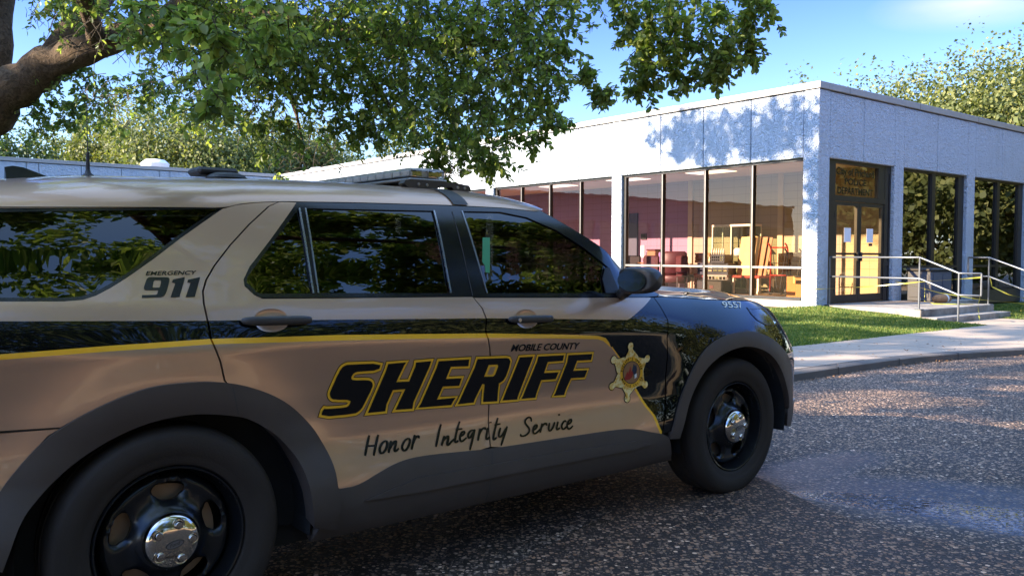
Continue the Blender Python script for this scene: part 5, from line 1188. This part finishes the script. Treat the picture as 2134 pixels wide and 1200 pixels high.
# ---------------------------------------------------------------- things stored in the room behind the glass
def inroom(name, label, cat, x, y, rz=0, g=None): return empty(name, W(x, y, .331), BY+rz, label, cat, g)
def chair(x, y, rz, mat, label):
    t = inroom('chair', label, 'chair', x, y, rz, 'chairs stored behind the window')
    m = MB(); m.box(-.25, .25, -.25, .25, .40, .48, .03); m.build('seat', mat, t, auto=40)
    m = MB(); m.box(.19, .27, -.24, .24, .52, .98, .035); m.build('backrest', mat, t, auto=40)
    for sx in (-.21, .21):
        for sy in (-.21, .21): m = MB(); m.tube([(sx, sy, 0), (sx, sy, .40)], .014, 6); m.build('leg', M['metalg'], t)
    for sy in (-.22, .22): m = MB(); m.tube([(.2, sy, .44), (.23, sy, .6)], .012, 6); m.build('back_support', M['metalg'], t)
def armchair(x, y, rz, mat, label):
    t = inroom('armchair', label, 'armchair', x, y, rz, 'chairs stored behind the window')
    m = MB(); m.box(-.32, .32, -.30, .30, .22, .46, .05); m.build('seat', mat, t, auto=50)
    m = MB(); m.box(.22, .36, -.32, .32, .46, 1.10, .06); m.build('backrest', mat, t, auto=50)
    for sy in (-.34, .34): m = MB(); m.box(-.32, .30, sy-.06, sy+.06, .24, .66, .04); m.build('armrest', mat, t, auto=50)
    for sx in (-.26, .26):
        for sy in (-.28, .28): m = MB(); m.tube([(sx, sy, 0), (sx, sy, .22)], .02, 6); m.build('leg', M['dk'], t)
chair(2.6, 7.55, R(200), M['dk'], 'black padded chair behind the window next to the car mirror')
chair(2.0, 7.25, R(150), M['maroon'], 'maroon seated chair in front of the table with the basket')
armchair(2.4, 5.85, R(215), M['maroon'], 'dark red tub armchair with slanted back below the pink wall')
chair(2.2, 5.25, R(170), M['maroon'], 'maroon chair with a rounded back beside the red crate')
chair(1.8, 6.35, R(20), M['maroon'], 'low maroon chair standing in front of the tub armchair')
def table():
    t = inroom('folding_table', 'brown table under the pink wall carrying a basket and a jug', 'table', 2.7, 6.75)
    m = MB(); m.box(-.35, .35, -.55, .55, .74, .78, .01); m.build('tabletop', M['plyd'], t)
    for sx in (-.3, .3):
        for sy in (-.5, .5): m = MB(); m.tube([(sx, sy, 0), (sx, sy, .74)], .018, 6); m.build('leg', M['metalg'], t)
table()
o = empty('basket', W(2.7, 6.93, 1.112), BY, 'reddish brown box basket on the table under the pink wall', 'basket'); m = MB(); m.box(-.15, .15, -.16, .16, 0, .34, .015); m.build('basket_body', M['plyd'], o); m = MB(); m.box(-.17, .17, -.18, .18, .341, .385, .01); m.build('basket_rim', M['maroon'], o)
o = empty('jug', W(2.6, 7.12, 1.112), BY, 'pale glass jug standing beside the basket on the table', 'jug'); m = MB(); m.lathe([(0, 0), (.11, 0), (.13, .08), (.08, .17), (.03, .24), (.035, .30)], 'z', 20); m.build('jug_body', M['cglass'], o, smooth=True)
o = empty('printed_bag', W(2.65, 6.45, 1.112), BY, 'purple and white printed bag behind the second window bar', 'bag'); m = MB(); m.box(-.12, .12, -.20, .20, 0, .30, .03); m.build('bag_body', M['purple'], o, auto=40); m = MB(); m.box(-.126, -.121, -.12, .10, .08, .22); m.build('bag_print', M['white'], o)
def crate(x, y, z, L, H, mat, label, dep=.36):
    o = empty('crate', W(x, y, z), BY, label, 'crate', 'crates stacked behind the window')
    m = MB(); t = .02
    m.box(-dep/2, dep/2, -L/2, L/2, 0, t)
    for zz, h in ((t, H*.18), (H*.42, H*.12), (H*.82, H*.18)): m.box(-dep/2, -dep/2+t, -L/2+.001, L/2-.001, zz, zz+h); m.box(dep/2-t, dep/2, -L/2+.001, L/2-.001, zz, zz+h)
    for yy in (-L/2, L/2-t): m.box(-dep/2+t, dep/2-t, yy, yy+t, t, H)
    for k in range(7): yy = -L/2+t+k*(L-2*t-.02)/6; m.box(-dep/2+.002, -dep/2+.016, yy, yy+.022, t, H*.98)
    m.build('crate_body', mat, o)
crate(2.25, 4.75, .331, .42, .50, M['red'], 'red plastic crate standing on end at the foot of the crate stack', .34)
crate(2.2, 4.20, .331, .78, .22, M['dk'], 'wide black crate at the bottom of the stack'); crate(2.2, 4.20, .556, .74, .26, M['metalg'], 'grey crate between the two black crates of the stack')
crate(2.2, 4.30, .82, 1.0, .30, M['navy'], 'long navy tray holding bottles on the crate stack'); crate(2.15, 4.10, 1.123, .44, .22, M['navy'], 'small navy crate on top of the stack'); crate(2.3, 4.72, 1.123, .5, .26, M['plyd'], 'brown crate on top of the stack behind the window bar')
for k in range(9):
    o = empty('bottle', W(2.12, 4.62-.075*k, 1.1235 if k < 3 else 1.345), BY, 'small pale bottle standing in the top crates of the stack', 'bottle', 'bottles in the crates'); m = MB(); m.lathe([(0, 0), (.026, 0), (.026, .09), (.012, .13), (.012, .16), (0, .16)], 'z', 10); m.build('bottle_body', M['white'], o, smooth=True)
o = inroom('suitcase', 'large black case on the floor below the crate stack', 'case', 1.9, 4.15); m = MB(); m.box(-.2, .2, -.42, .42, .03, .36, .04); m.build('case_body', M['dk'], o, auto=40); m = MB(); m.box(-.206, -.202, -.14, -.02, .14, .22); m.build('case_badge', M['maroon'], o)
def cabinet():
    t = inroom('display_cabinet', 'tall glass display cabinet with white frame behind the window', 'cabinet', 3.05, 4.32); L, D, H = .62, .22, 1.76
    m = MB()
    for sx in (-D, D):
        for sy in (-L, .0, L): m.box(sx-.016, sx+.016, sy-.016, sy+.016, 0, H)
    m.box(-D-.02, D+.02, -L-.02, L+.02, H, H+.06, .005); m.box(-D-.02, D+.02, -L-.02, L+.02, 0, .12); m.build('frame', M['white'], t)
    for z in (.55, .95, 1.32): m = MB(); m.box(-D+.017, D-.017, -L+.017, L-.017, z, z+.012); m.build('shelf', M['cglass'], t)
    for sx in (-D,): m = MB(); m.add([(sx, -L, .12), (sx, L, .12), (sx, L, H), (sx, -L, H)], [(0, 1, 2, 3)]); m.build('pane', M['cglass'], t)
    for sy in (-L, L): m = MB(); m.add([(-D, sy, .12), (D, sy, .12), (D, sy, H), (-D, sy, H)], [(0, 1, 2, 3)]); m.build('pane', M['cglass'], t)
cabinet()
o = empty('white_bag', W(2.75, 4.05, 1.3), BY, 'small white plastic bag hanging on the display cabinet corner', 'bag'); m = MB(); m.box(-.06, .06, -.12, .12, 0, .22, .05); m.build('bag_body', M['paper'], o, auto=50)
def cart():
    t = inroom('flat_cart', 'low platform cart with red deck and castors carrying boards', 'cart', 2.5, 3.38)
    m = MB(); m.box(-.35, .35, -.44, .44, .42, .48, .01); m.build('deck', M['red'], t)
    for sx in (-.3, .3):
        for sy in (-.38, .38):
            m = MB(); m.box(sx-.025, sx+.025, sy-.025, sy+.025, .09, .42); lg = m.build('leg', M['white'], t); m = MB(); m.lathe([(.0, -.02), (.05, -.02), (.055, 0), (.05, .02), (0, .02)], 'y', 16, (sx, sy, .055)); m.build('castor', M['white'], lg, auto=40)
cart()
for k, (dy, hh, mt, lb_) in enumerate(((0.18, .99, 'ply', 'pale board leaning on the red cart, front one'), (.06, 1.0, 'ply', 'pale board leaning on the red cart, second one'), (-.18, .98, 'plyd', 'brown board leaning behind the pale boards on the red cart'), (-.27, .97, 'plyd', 'narrow brown board at the back of the leaning boards'))):
    o = empty('leaning_board', W(2.40+.05*k, 3.42+dy, .812), BY, lb_, 'board', 'boards leaning on the red cart'); m = MB(); wd = .21 if k < 2 else .12; lean = -.06-.02*k
    m.add([(x_+(.12 if z_ else 0), y_+(lean if z_ else 0), z_*hh) for z_ in (0, 1) for x_, y_ in ((-.012, -wd), (.012, -wd), (.012, wd), (-.012, wd))], [(0, 3, 2, 1), (4, 5, 6, 7), (0, 1, 5, 4), (1, 2, 6, 5), (2, 3, 7, 6), (3, 0, 4, 7)]); m.build('board_sheet', M[mt], o)
def truck(x, y, mat, label, H=1.24, Wd=.24):
    t = inroom('hand_truck', label, 'hand truck', x, y, 0, 'hand trucks behind the window')
    m = MB()
    for sy in (-Wd, Wd): m.tube([(0, sy, .1), (.02, sy, H-.12), (-.03, sy, H), (-.10, sy, H+.05)], .02, 8)
    m.tube([(.02, -Wd, H-.05), (.02, Wd, H-.05)], .02, 8); m.tube([(.0, -Wd, .5), (0, Wd, .5)], .016, 8); m.build('frame', mat, t, smooth=True)
    m = MB(); m.tube([(.015, -Wd*.75, H-.2), (.0, -Wd*.2, .18)], .012, 6); m.tube([(.015, Wd*.75, H-.2), (0, Wd*.2, .18)], .012, 6); m.tube([(0, -Wd, .8), (0, Wd, .8)], .012, 6); m.build('cross_brace', M['dk'], t)
    m = MB(); m.box(-.24, .02, -Wd-.02, Wd+.02, .05, .065); m.build('toe_plate', M['dk'], t)
    for sy in (-Wd-.05, Wd+.05): m = MB(); m.lathe([(0, -.03), (.10, -.03), (.11, 0), (.10, .03), (0, .03)], 'y', 20, (.1, sy, .11)); m.build('wheel', M['dk'], t, auto=40)
truck(2.4, 2.55, M['red'], 'red hand truck with black braces left of the window column'); truck(2.2, 1.98, M['dk'], 'black hand truck with curved handle close to the corner column', 1.1, .2)
o = inroom('carton', 'brown cardboard carton on the floor by the corner column', 'carton', 1.75, 1.58); m = MB(); m.box(-.16, .16, -.2, .2, 0, .50, .006); m.build('carton_body', M['bag'], o); m = MB(); m.box(-.161, .161, -.02, .02, .35, .5005); m.build('carton_tape', M['ply'], o)
o = inroom('waste_bin', 'dark brown bin inside the glass entrance door', 'bin', 1.1, .9); m = MB(); m.box(-.2, .2, -.2, .2, 0, .5, .02); m.build('bin_body', M['plyd'], o); m = MB(); m.box(-.22, .22, -.22, .22, .501, .53, .01); m.build('bin_rim', M['dk'], o)
o = inroom('white_box', 'small pale box on the floor inside the entrance door', 'box', 1.9, .95); m = MB(); m.box(-.2, .2, -.14, .14, 0, .16, .006); m.build('box_body', M['white'], o); m = MB(); m.box(-.2, .2, -.02, .02, .1605, .163); m.build('box_tape', M['ply'], o)
BLOBS_ =[(-3.44,6.7,3.27,0.4),(-2.78,6.0,3.0,0.5),(-2.15,5.5,2.86,0.5),(-1.73,5.5,2.89,0.5),(-1.3,5.5,2.86,0.5),(-0.88,5.5,2.89,0.5),(-0.45,5.5,2.89,0.5),(-0.03,5.5,2.9,0.5),(0.31,5.5,2.96,0.34),(-1.73,5.5,2.59,0.42),(-1.49,6.0,2.71,0.45),(-1.09,6.0,2.71,0.45),(-0.69,6.0,2.74,0.45),(-0.27,5.5,2.59,0.42),(0.06,5.3,2.58,0.38),(0.2,5.3,2.52,0.24),(-1.69,6.0,2.41,0.36),(-1.29,6.0,2.41,0.4),(-0.89,6.0,2.41,0.4),(-0.45,5.5,2.32,0.36),(-0.11,5.3,2.26,0.34),(0.15,5.2,2.27,0.25),(-1.66,6.0,2.18,0.25),(-1.28,5.5,2.06,0.26),(-1.43,5.5,1.92,0.17),(-1.03,6.0,2.2,0.2),(-0.67,5.5,2.11,0.24),(-0.38,5.0,2.0,0.26),(-0.45,5.0,1.87,0.15),(-0.16,5.0,1.98,0.24),(-0.13,4.8,1.82,0.14),(0.09,5.0,2.04,0.18),(0.23,5.0,2.11,0.12),(-0.34,4.8,1.77,0.1),(-3.76,7.0,2.49,0.28),(-3.49,7.0,2.63,0.34),(-2.99,6.5,2.44,0.3),(-2.94,7.0,2.63,0.3),(-2.26,6.0,2.51,0.32),(-1.69,5.0,2.34,0.3),(-1.99,6.0,2.31,0.3),(-4.17,7.6,3.36,0.16),(-3.66,7.5,3.26,0.32),(-1.13,3.2,2.12,0.16),(-1.03,3.0,1.87,0.11),(-1.39,3.4,2.25,0.16),(-0.96,3.4,2.2,0.16),(0.61,5.0,2.77,0.16),(0.74,5.0,2.62,0.15),(0.75,5.0,2.45,0.2),(0.92,5.0,2.54,0.24),(0.78,5.0,2.7,0.26),(1.05,5.0,2.73,0.26),(1.11,5.0,2.51,0.22),(1.28,5.0,2.59,0.22),(1.3,5.0,2.76,0.24),(1.45,5.0,2.72,0.14),(0.74,5.0,2.3,0.11),(0.97,5.0,2.34,0.13),(1.17,5.0,2.4,0.13),(1.36,5.0,2.48,0.1),(0.41,5.0,2.37,0.06),(0.52,5.0,2.26,0.06)]
# ---------------------------------------------------------------- trees
# openings in the crowns: sun flecks reach the ground at (x, y, height, half length along the sun, half width)
FLECKS = [(3.22, 7.99, 0.01, 0.42, 0.14), (3.75, 7.71, 0.01, 0.6, 0.17), (2.66, 7.39, 0.01, 0.35, 0.12), (2.74, 6.95, 0.01, 0.3, 0.1), (4.73, 8.33, 0.01, 0.5, 0.14), (3.74, 6.61, 0.01, 0.35, 0.1), (6.28, 10.69, 0.01, 0.5, 0.12), (4.32, 9.75, 0.01, 0.4, 0.1), (1.46, 4.51, 0.01, 0.12, 0.08), (3.88, 10.35, 0.0855, 0.6, 0.1), (7.08, 13.16, 0.0855, 0.45, 0.12), (7.2, 12.22, 0.0855, 0.4, 0.14), (3.24, 9.25, 0.0855, 0.25, 0.1), (5.1, 14.62, 0.13, 0.5, 0.15), (5.8, 14.25, 0.13, 0.55, 0.16), (6.44, 13.99, 0.13, 0.8, 0.2), (6.17, 17.4, 0.13, 0.5, 0.12)]
def open_gaps(Pw, *arrs):
    k = np.ones(len(Pw), bool); hx, hy = sd.x/math.hypot(sd.x, sd.y), sd.y/math.hypot(sd.x, sd.y)
    for fx, fy, fz, a, b in FLECKS:
        L_ = (Pw[:, 2]-fz)/sd.z; gx = Pw[:, 0]-sd.x*L_-fx; gy = Pw[:, 1]-sd.y*L_-fy
        al = gx*hx+gy*hy; ac = -gx*hy+gy*hx; ac = ac+.05*np.sin(al*9+fx*7); k &= ~((al/(a+.20))**2+(ac/(b+.13))**2 < 1)
    return [q[k] for q in arrs]
def clump_tree(name, label, x, y, h, cr, n, mat, lsz, seed, z0=0., trunk_h=None, group=None, squash=1., nb=16, gap=.55, low=.25):
    g = np.random.default_rng(seed); t = empty(name, (x, y, z0), 0, label, 'tree', group); th = trunk_h or h*.45
    rx = cr; rz_ = h*(1-low)/2; cz = h-rz_
    mb = MB(); r0 = .03*h+.05; mb.tube([(0, 0, -.2), (.02*h*g.normal()*.3, .01*h, th*.5), (.03*h*g.normal()*.5, .02*h*g.normal()*.5, th), (0, 0, h*.8)], [r0*1.25, r0, r0*.75, r0*.2], 10); mb.build('trunk', M['bark'], t, smooth=True)
    cs = []
    for k in range(nb):
        d = g.normal(size=3); d /= np.linalg.norm(d); rr = g.uniform(.35, .85); cs.append((d[0]*rx*rr, d[1]*rx*rr, cz+d[2]*rz_*rr, g.uniform(.30, .52)))
    lm = MB()
    for c in cs[:8]: 
        s_ = Vector((0, 0, g.uniform(.35, .75)*cz)); e = Vector(c[:3]); m_ = s_.lerp(e, .5)+Vector((0, 0, -.05*h)); lm.tube([s_, m_, e], [r0*.4, r0*.26, r0*.06], 6)
    lm.build('limbs', M['bark'], t, smooth=True)
    P = []; N = []
    per = n//nb
    for cx, cy, cz_, cr_ in cs:
        d = rand_unit(per, g); d[:, 2] = np.where(d[:, 2] < -.3, d[:, 2]*.5, d[:, 2]); rad = g.uniform(gap, 1.0, (per, 1))**.6*(1+.22*np.sin(5*d[:, :1]+3*d[:, 1:2]+seed)); q = d*rad*np.array([rx*cr_*1.5, rx*cr_*1.5, rz_*cr_*1.35*squash])
        P.append(q+np.array([cx, cy, cz_])); N.append(d)
    P = np.concatenate(P); N = np.concatenate(N); m_ = len(P)
    nr = N*.6+rand_unit(m_, g)*.8; nr[:, 2] += .35; ax = np.cross(nr, rand_unit(m_, g))+np.array([0, 0, -.25])
    if group == 'shade oaks behind the photographer':
        P, ax, nr = open_gaps(P+np.array([x, y, z0]), P, ax, nr); m_ = len(P)
    leaves('crown', P, ax, nr, g.uniform(.7, 1.35, m_)*lsz, g.uniform(.28, .46, m_)*lsz, mat, t, fine=False)
    return t
GB = 'trees beyond the far wing'
def wpt(px, Y): return (px-1067)/1789.*Y
def topz(py, Y): return CAMZ+(533-py)/1789.*Y
for i, (px, py, Y, cr, n, mt, ls, lab) in enumerate([
    (20, 245, 50, 3.0, 5000, 'dkleaf', .36, 'dark green tree at the left edge behind the far wing'),
    (150, 285, 58, 3.4, 5000, 'bgleaf', .36, 'low sunny tree behind the far wing left of the whip antenna'),
    (250, 225, 56, 4.2, 9000, 'bgleaf', .36, 'tall yellowish tree behind the far wing at the whip antenna'),
    (385, 205, 52, 4.6, 11000, 'bgleaf', .34, 'broad sunny tree behind the far wing right of the whip antenna'),
    (530, 235, 58, 4.6, 9000, 'bgleaf', .36, 'sunny tree behind the far wing above the radio modem'),
    (640, 275, 62, 4.2, 7000, 'dkleaf', .38, 'darker tree behind the corner where the wing meets the long front'),
    (720, 318, 70, 3.6, 4000, 'dkleaf', .40, 'small dark tree sloping down to the roof of the long front'),
    (840, 292, 60, 2.6, 3000, 'bgleaf', .36, 'small sunny tree top peeking over the long front roof')]):
    clump_tree('background_tree', lab, wpt(px, Y), Y, topz(py, Y), cr, int(n*2.4), M['bgleaf' if i != 0 else mt], ls*.62, 20+i, group=GB, nb=20, low=.15)
GR = 'trees beyond the entrance front'
for i, (px, py, Y, cr, n, lab) in enumerate([
    (1680, 172, 48, 1.6, 1500, 'small tree top just showing over the roof corner'),
    (1800, 170, 50, 2.4, 3200, 'rounded tree top showing over the roof right of the corner'),
    (1925, 135, 46, 3.0, 6000, 'loose tree over the roof between the corner and the gooseneck pipe'),
    (2010, 150, 44, 3.2, 7000, 'bushy sunlit tree directly behind the gooseneck pipe'),
    (2120, 100, 42, 4.2, 10000, 'tallest sunlit tree at the right edge beyond the roof'),
    (2230, 120, 44, 4.0, 6000, 'sunlit tree cut off by the right edge of the photo')]):
    clump_tree('background_tree', lab, wpt(px, Y), Y, topz(py, Y), cr, int(n*1.9), M['bgleaf'], .20, 60+i, group=GR, nb=20, gap=.35, low=.12)
# trees across the road, seen mirrored in the windows and the paint
GM = 'trees across the road mirrored in the windows'
for i, (x, y, h, cr, mt, lab) in enumerate([
    (24, 20, 8.5, 4.2, 'bgleaf', 'sunlit tree across the road mirrored in the entrance front windows'), (27, 13.5, 9, 4.4, 'bgleaf', 'wide tree across the road mirrored beside the door'), (31, 25.5, 9.5, 4.6, 'bgleaf', 'tall tree across the road mirrored in the far window'), (22, 27, 8, 4.0, 'bgleaf', 'bushy tree across the road farthest along the kerb'), (33, 18, 10, 5, 'bgleaf', 'tree standing in the second row across the road'), (38, 30, 11, 5.5, 'dkleaf', 'dark tree at the far end of the second row across the road'),
    (20, 1, 12, 5.0, 'bgleaf', 'tree across the road mirrored in the black door band'), (15, -7, 15, 6.0, 'dkleaf', 'dark tree across the road mirrored in the car side'), (6, -14, 15, 6.0, 'dkleaf', 'dark tree behind the photographer mirrored in the rear window')]):
    clump_tree('roadside_tree', lab, x, y, h, cr, 17000, M[mt], .25, 90+i, group=GM, nb=28, low=.04, trunk_h=2.0)
# oaks up-sun whose shade covers the road and the car
GS = 'shade oaks behind the photographer'
for i, (x, y, h, cr, n, lab) in enumerate([
    (-15, 0.2, 9.5, 5.2, 6500, 'broad shade oak to the left of the car'), (-17, 8.2, 9.6, 5.2, 6000, 'shade oak on the lawn left of the leaning oak'), (-24, -.5, 12, 5.5, 3200, 'tall shade oak far to the left')]):
    clump_tree('shade_oak', lab, x, y, h, cr, n, M['dkleaf'], .42, 120+i, group=GS, nb=18, low=.10, trunk_h=3)

# unseen foliage belt added behind the lot to block low sky from reflections
def wood():
    g = np.random.default_rng(77); n = 36000; u_ = g.uniform(-60, 62, n); d = g.random(n); hgt = 10.5+2.5*np.sin(u_*.35)+1.5*np.sin(u_*.93+1); z = hgt*g.random(n)**.8; v_ = -33-4*d+1.6*np.sin(u_*.8+z)
    P = np.array(BC)[None]+np.outer(u_, np.array(bu))+np.outer(v_, np.array(bv)); P[:, 2] = z
    nr = rand_unit(n, g); nr[:, 2] += .4; o = leaves('sky_block_foliage', P, np.cross(nr, rand_unit(n, g)), nr, g.uniform(.5, 1.0, n), g.uniform(.18, .32, n), M['dkleaf'], fine=False); tag(o, kind='stuff')
wood()
# the leaning oak over the car: trunk, limbs, twigs and leaf sprays
def oak():
    g = np.random.default_rng(5)
    t = empty('leaning_oak', (-4.55, 7.0, .12), 0, 'large live oak with a leaning trunk whose limbs hang over the car', 'tree')
    L = Vector((-4.55, 7.0, .12))
    def loc(P): return [Vector(p)-L for p in P]
    mb = MB()
    def limb(P, r, n=12): 
        P2 = []; R_ = []
        for i in range(len(P)-1):
            for k in range(4):
                a = k/4; P2.append(Vector(P[i]).lerp(Vector(P[i+1]), a)+Vector((g.normal(), g.normal(), g.normal()))*r[i]*.10); R_.append((r[i]+(r[i+1]-r[i])*a)*(1+.08*g.normal()))
        P2.append(Vector(P[-1])); R_.append(r[-1]); mb.tube([p-L for p in P2], R_, n)
    limb([(-4.75, 7.0, -.1), (-4.60, 7.0, 1.0), (-4.46, 7.0, 2.0), (-4.35, 7.0, 2.50), (-4.25, 7.05, 2.92), (-4.21, 7.15, 3.4), (-4.4, 7.6, 4.6), (-4.8, 8, 6.5)], [.34, .24, .18, .165, .145, .13, .10, .06])
    mb.build('trunk', M['bark'], t, smooth=True); mb = MB()
    limb([(-4.30, 7.0, 2.40), (-4.05, 6.92, 2.60), (-3.66, 6.85, 2.78), (-3.22, 6.7, 2.92), (-2.54, 6.3, 3.0), (-1.82, 6.0, 2.97), (-1.22, 6.0, 2.86), (-.6, 5.8, 2.72), (-.06, 5.5, 2.66)], [.20, .165, .14, .12, .095, .07, .05, .035, .015])
    limb([(-2.54, 6.3, 3.0), (-1.6, 5.6, 3.3), (-.4, 5.2, 3.25), (.8, 5.0, 2.95), (1.4, 5.0, 2.78)], [.08, .07, .055, .035, .012])
    limb([(-3.22, 6.7, 2.92), (-2.6, 5.2, 3.1), (-1.6, 4.0, 2.95), (-1.1, 3.2, 2.3)], [.07, .055, .03, .008])
    limb([(-3.66, 6.85, 2.8), (-3.4, 8.4, 4.6), (-4, 10.5, 7.0), (-5.2, 12, 8.5)], [.12, .1, .08, .03])
    limb([(-4.38, 7.25, 3.4), (-2.5, 4.5, 4.8), (0, 2.4, 5.4), (2.6, 1.2, 5.6), (4.2, .6, 5.3)], [.13, .12, .1, .07, .02])
    limb([(2.6, 1.2, 5.6), (4.0, 2.6, 5.5), (5.4, 4.0, 5.2), (7.0, 4.7, 5.6)], [.07, .06, .045, .015])
    limb([(-2.5, 4.5, 4.8), (-2.6, 1.5, 5.6), (-2, -1.5, 5.6), (-.5, -3.5, 5.2)], [.09, .08, .06, .02])
    limb([(-1.2, 6., 2.86), (-.9, 6.3, 2.4), (-.6, 6.4, 2.1)], [.035, .02, .006], 8)
    limb([(-1.8, 6., 2.97), (-1.6, 6.2, 2.5), (-1.5, 6.2, 2.1)], [.035, .02, .006], 8)
    mb.build('limbs', M['bark'], t, smooth=True)
    B = BLOBS_
    P = []; A = []; N = []; LN = []; tw = MB()
    def spray(c, r, big=1.0, cnt=15, twig=True):
        d = g.normal(size=3); d /= np.linalg.norm(d); s = np.array(c)+d*r*g.uniform(.05, .95)**.6
        dr = np.array([g.normal()*.8, g.normal()*.8, g.normal()*.45-.35]); dr /= np.linalg.norm(dr); ln = g.uniform(.55, 1.1)*min(.38, max(.10, r*.75))
        pts = [s]; 
        for k in range(4): dr = dr+np.array([g.normal()*.15, g.normal()*.15, -.16]); dr /= np.linalg.norm(dr); pts.append(pts[-1]+dr*ln/4)
        if twig: tw.tube([Vector(p)-L for p in pts], [.0034, .003, .0024, .0018, .0012], 3, False)
        for k in range(cnt):
            f = (k+.6)/cnt*4; i = min(3, int(f)); p = pts[i]+(pts[i+1]-pts[i])*(f-i)
            sd_ = np.cross(dr, rand_unit(1, g)[0]); sd_ /= np.linalg.norm(sd_)+1e-6
            P.append(p); A.append(dr*.55+sd_*.9+np.array([0, 0, -.12])); N.append(np.array([0, 0, 1.0])+g.normal(size=3)*.75); LN.append((.025+.036*g.random()**1.3)*big)
    for x, y, z, r in B:
        if z < 2.15 and y > 4: k = 1.18; x, y, z, r = x*k, y*k, CAMZ+(z-CAMZ)*k, r*k
        r *= .86; ns = int(12+330*r**2.1*1.6)
        for _ in range(ns): spray((x, y, z), r, cnt=15)
    P, A, N, LN = open_gaps(np.array(P), np.array(P), np.array(A), np.array(N), np.array(LN))
    P0 = P-np.array(L); lo = LN
    leaves('crown', P0, A, N, lo, lo*g.uniform(.20, .30, len(lo)), M['oakleaf'], t, fine=True)
    tw.build('twigs', M['twig'], t)
    # upper and outer crown above the picture
    P = []; N = []
    for cx, cy, cz, r, n, dn in [a+(.55,) for a in [(-5, 8, 7.5, 2.6, 2600), (-3, 10.5, 8.2, 2.2, 2200), (-6.5, 12, 8.6, 2.2, 2200), (-8.5, 10, 8.6, 2.2, 2200), (-1.5, 5.5, 5.0, 1.5, 1800), (.8, 5.2, 4.6, 1.2, 1300), (-2.8, 3.8, 5.6, 1.7, 1900),
                             (.0, 2.4, 5.8, 1.4, 1500), (2.5, 1.3, 5.9, 1.35, 1500), (4.3, .6, 5.6, 1.1, 1100), (-2.4, .8, 6.0, 1.5, 1500), (-1.4, -2.2, 5.8, 1.5, 1500), (1.5, -1.2, 6.2, 1.3, 1200), (-8, 2, 5.5, 2.0, 2600), (-6, 3.4, 4.9, 1.4, 1800), (-10, 1.5, 7, 1.8, 2000), (-9, 13, 9.2, 1.6, 1800)]]+[(a, b, c, r, n, 1.5) for a, b, c, r, n in [(3.2, 3.2, 5.6, 1.0, 1200), (3.5, -1, 6.5, 1.4, 1800), (5.5, -.5, 7.0, 1.4, 1800), (2.2, 2.6, 5.4, 1.0, 1300), (5.2, 1.8, 6.3, 1.2, 1400), (1.0, 1.2, 5.9, 1.1, 1300), (5.2, 4.7, 4.6, .9, 1500), (5.6, 3.3, 5.3, 1.0, 1700), (7.2, 4.6, 6.0, 1.1, 1700), (4.3, 4.3, 4.8, .8, 1100)]]:
        for _ in range(max(3, int(n*dn)//170)):
            o_ = g.normal(size=3)*r*.52*np.array([1, 1, .7]); k = 170; d = rand_unit(k, g); q = d*g.uniform(.1, 1, (k, 1))**.5*r*.36; P.append(q+np.array([cx, cy, cz])+o_-np.array(L)); N.append(d*.3+np.array([[0, 0, .8]])+g.normal(size=(k, 3))*.5)
    # outermost sprays: their shade falls on the sunny front next to the corner
    for tt, zz, rt, rz2, n in ((.6, 4.15, .7, .65, 900), (1.7, 4.05, .8, .7, 1150), (2.8, 4.0, .8, .75, 1150), (3.7, 4.1, .6, .75, 700), (.1, 3.2, .3, .6, 330), (.1, 2.3, .3, .5, 240), (4.4, 4.3, .4, .6, 160), (1.2, 3.6, .8, .25, 260)):
        q0 = np.array(W(0, tt, zz))+np.array(sd)*14.5
        for _ in range(n//14):
            o_ = np.array(bv)*g.normal()*rt*.55+np.array([0, 0, 1])*g.normal()*rz2*.42+np.array(sd)*g.normal()*.8; d = rand_unit(14, g); P.append(d*g.uniform(.05, .24, (14, 1))+q0+o_-np.array(L)); N.append(d*.3+np.array([[0, 0, .5]])+g.normal(size=(14, 3))*.6)
    P = np.concatenate(P); N = np.concatenate(N); P, N = open_gaps(P+np.array(L), P, N); m_ = len(P)
    leaves('upper_crown', P, np.cross(N, rand_unit(m_, g)), N, g.uniform(.12, .22, m_), g.uniform(.035, .06, m_), M['oakleaf'], t, fine=False)
    return t
OAK = oak()
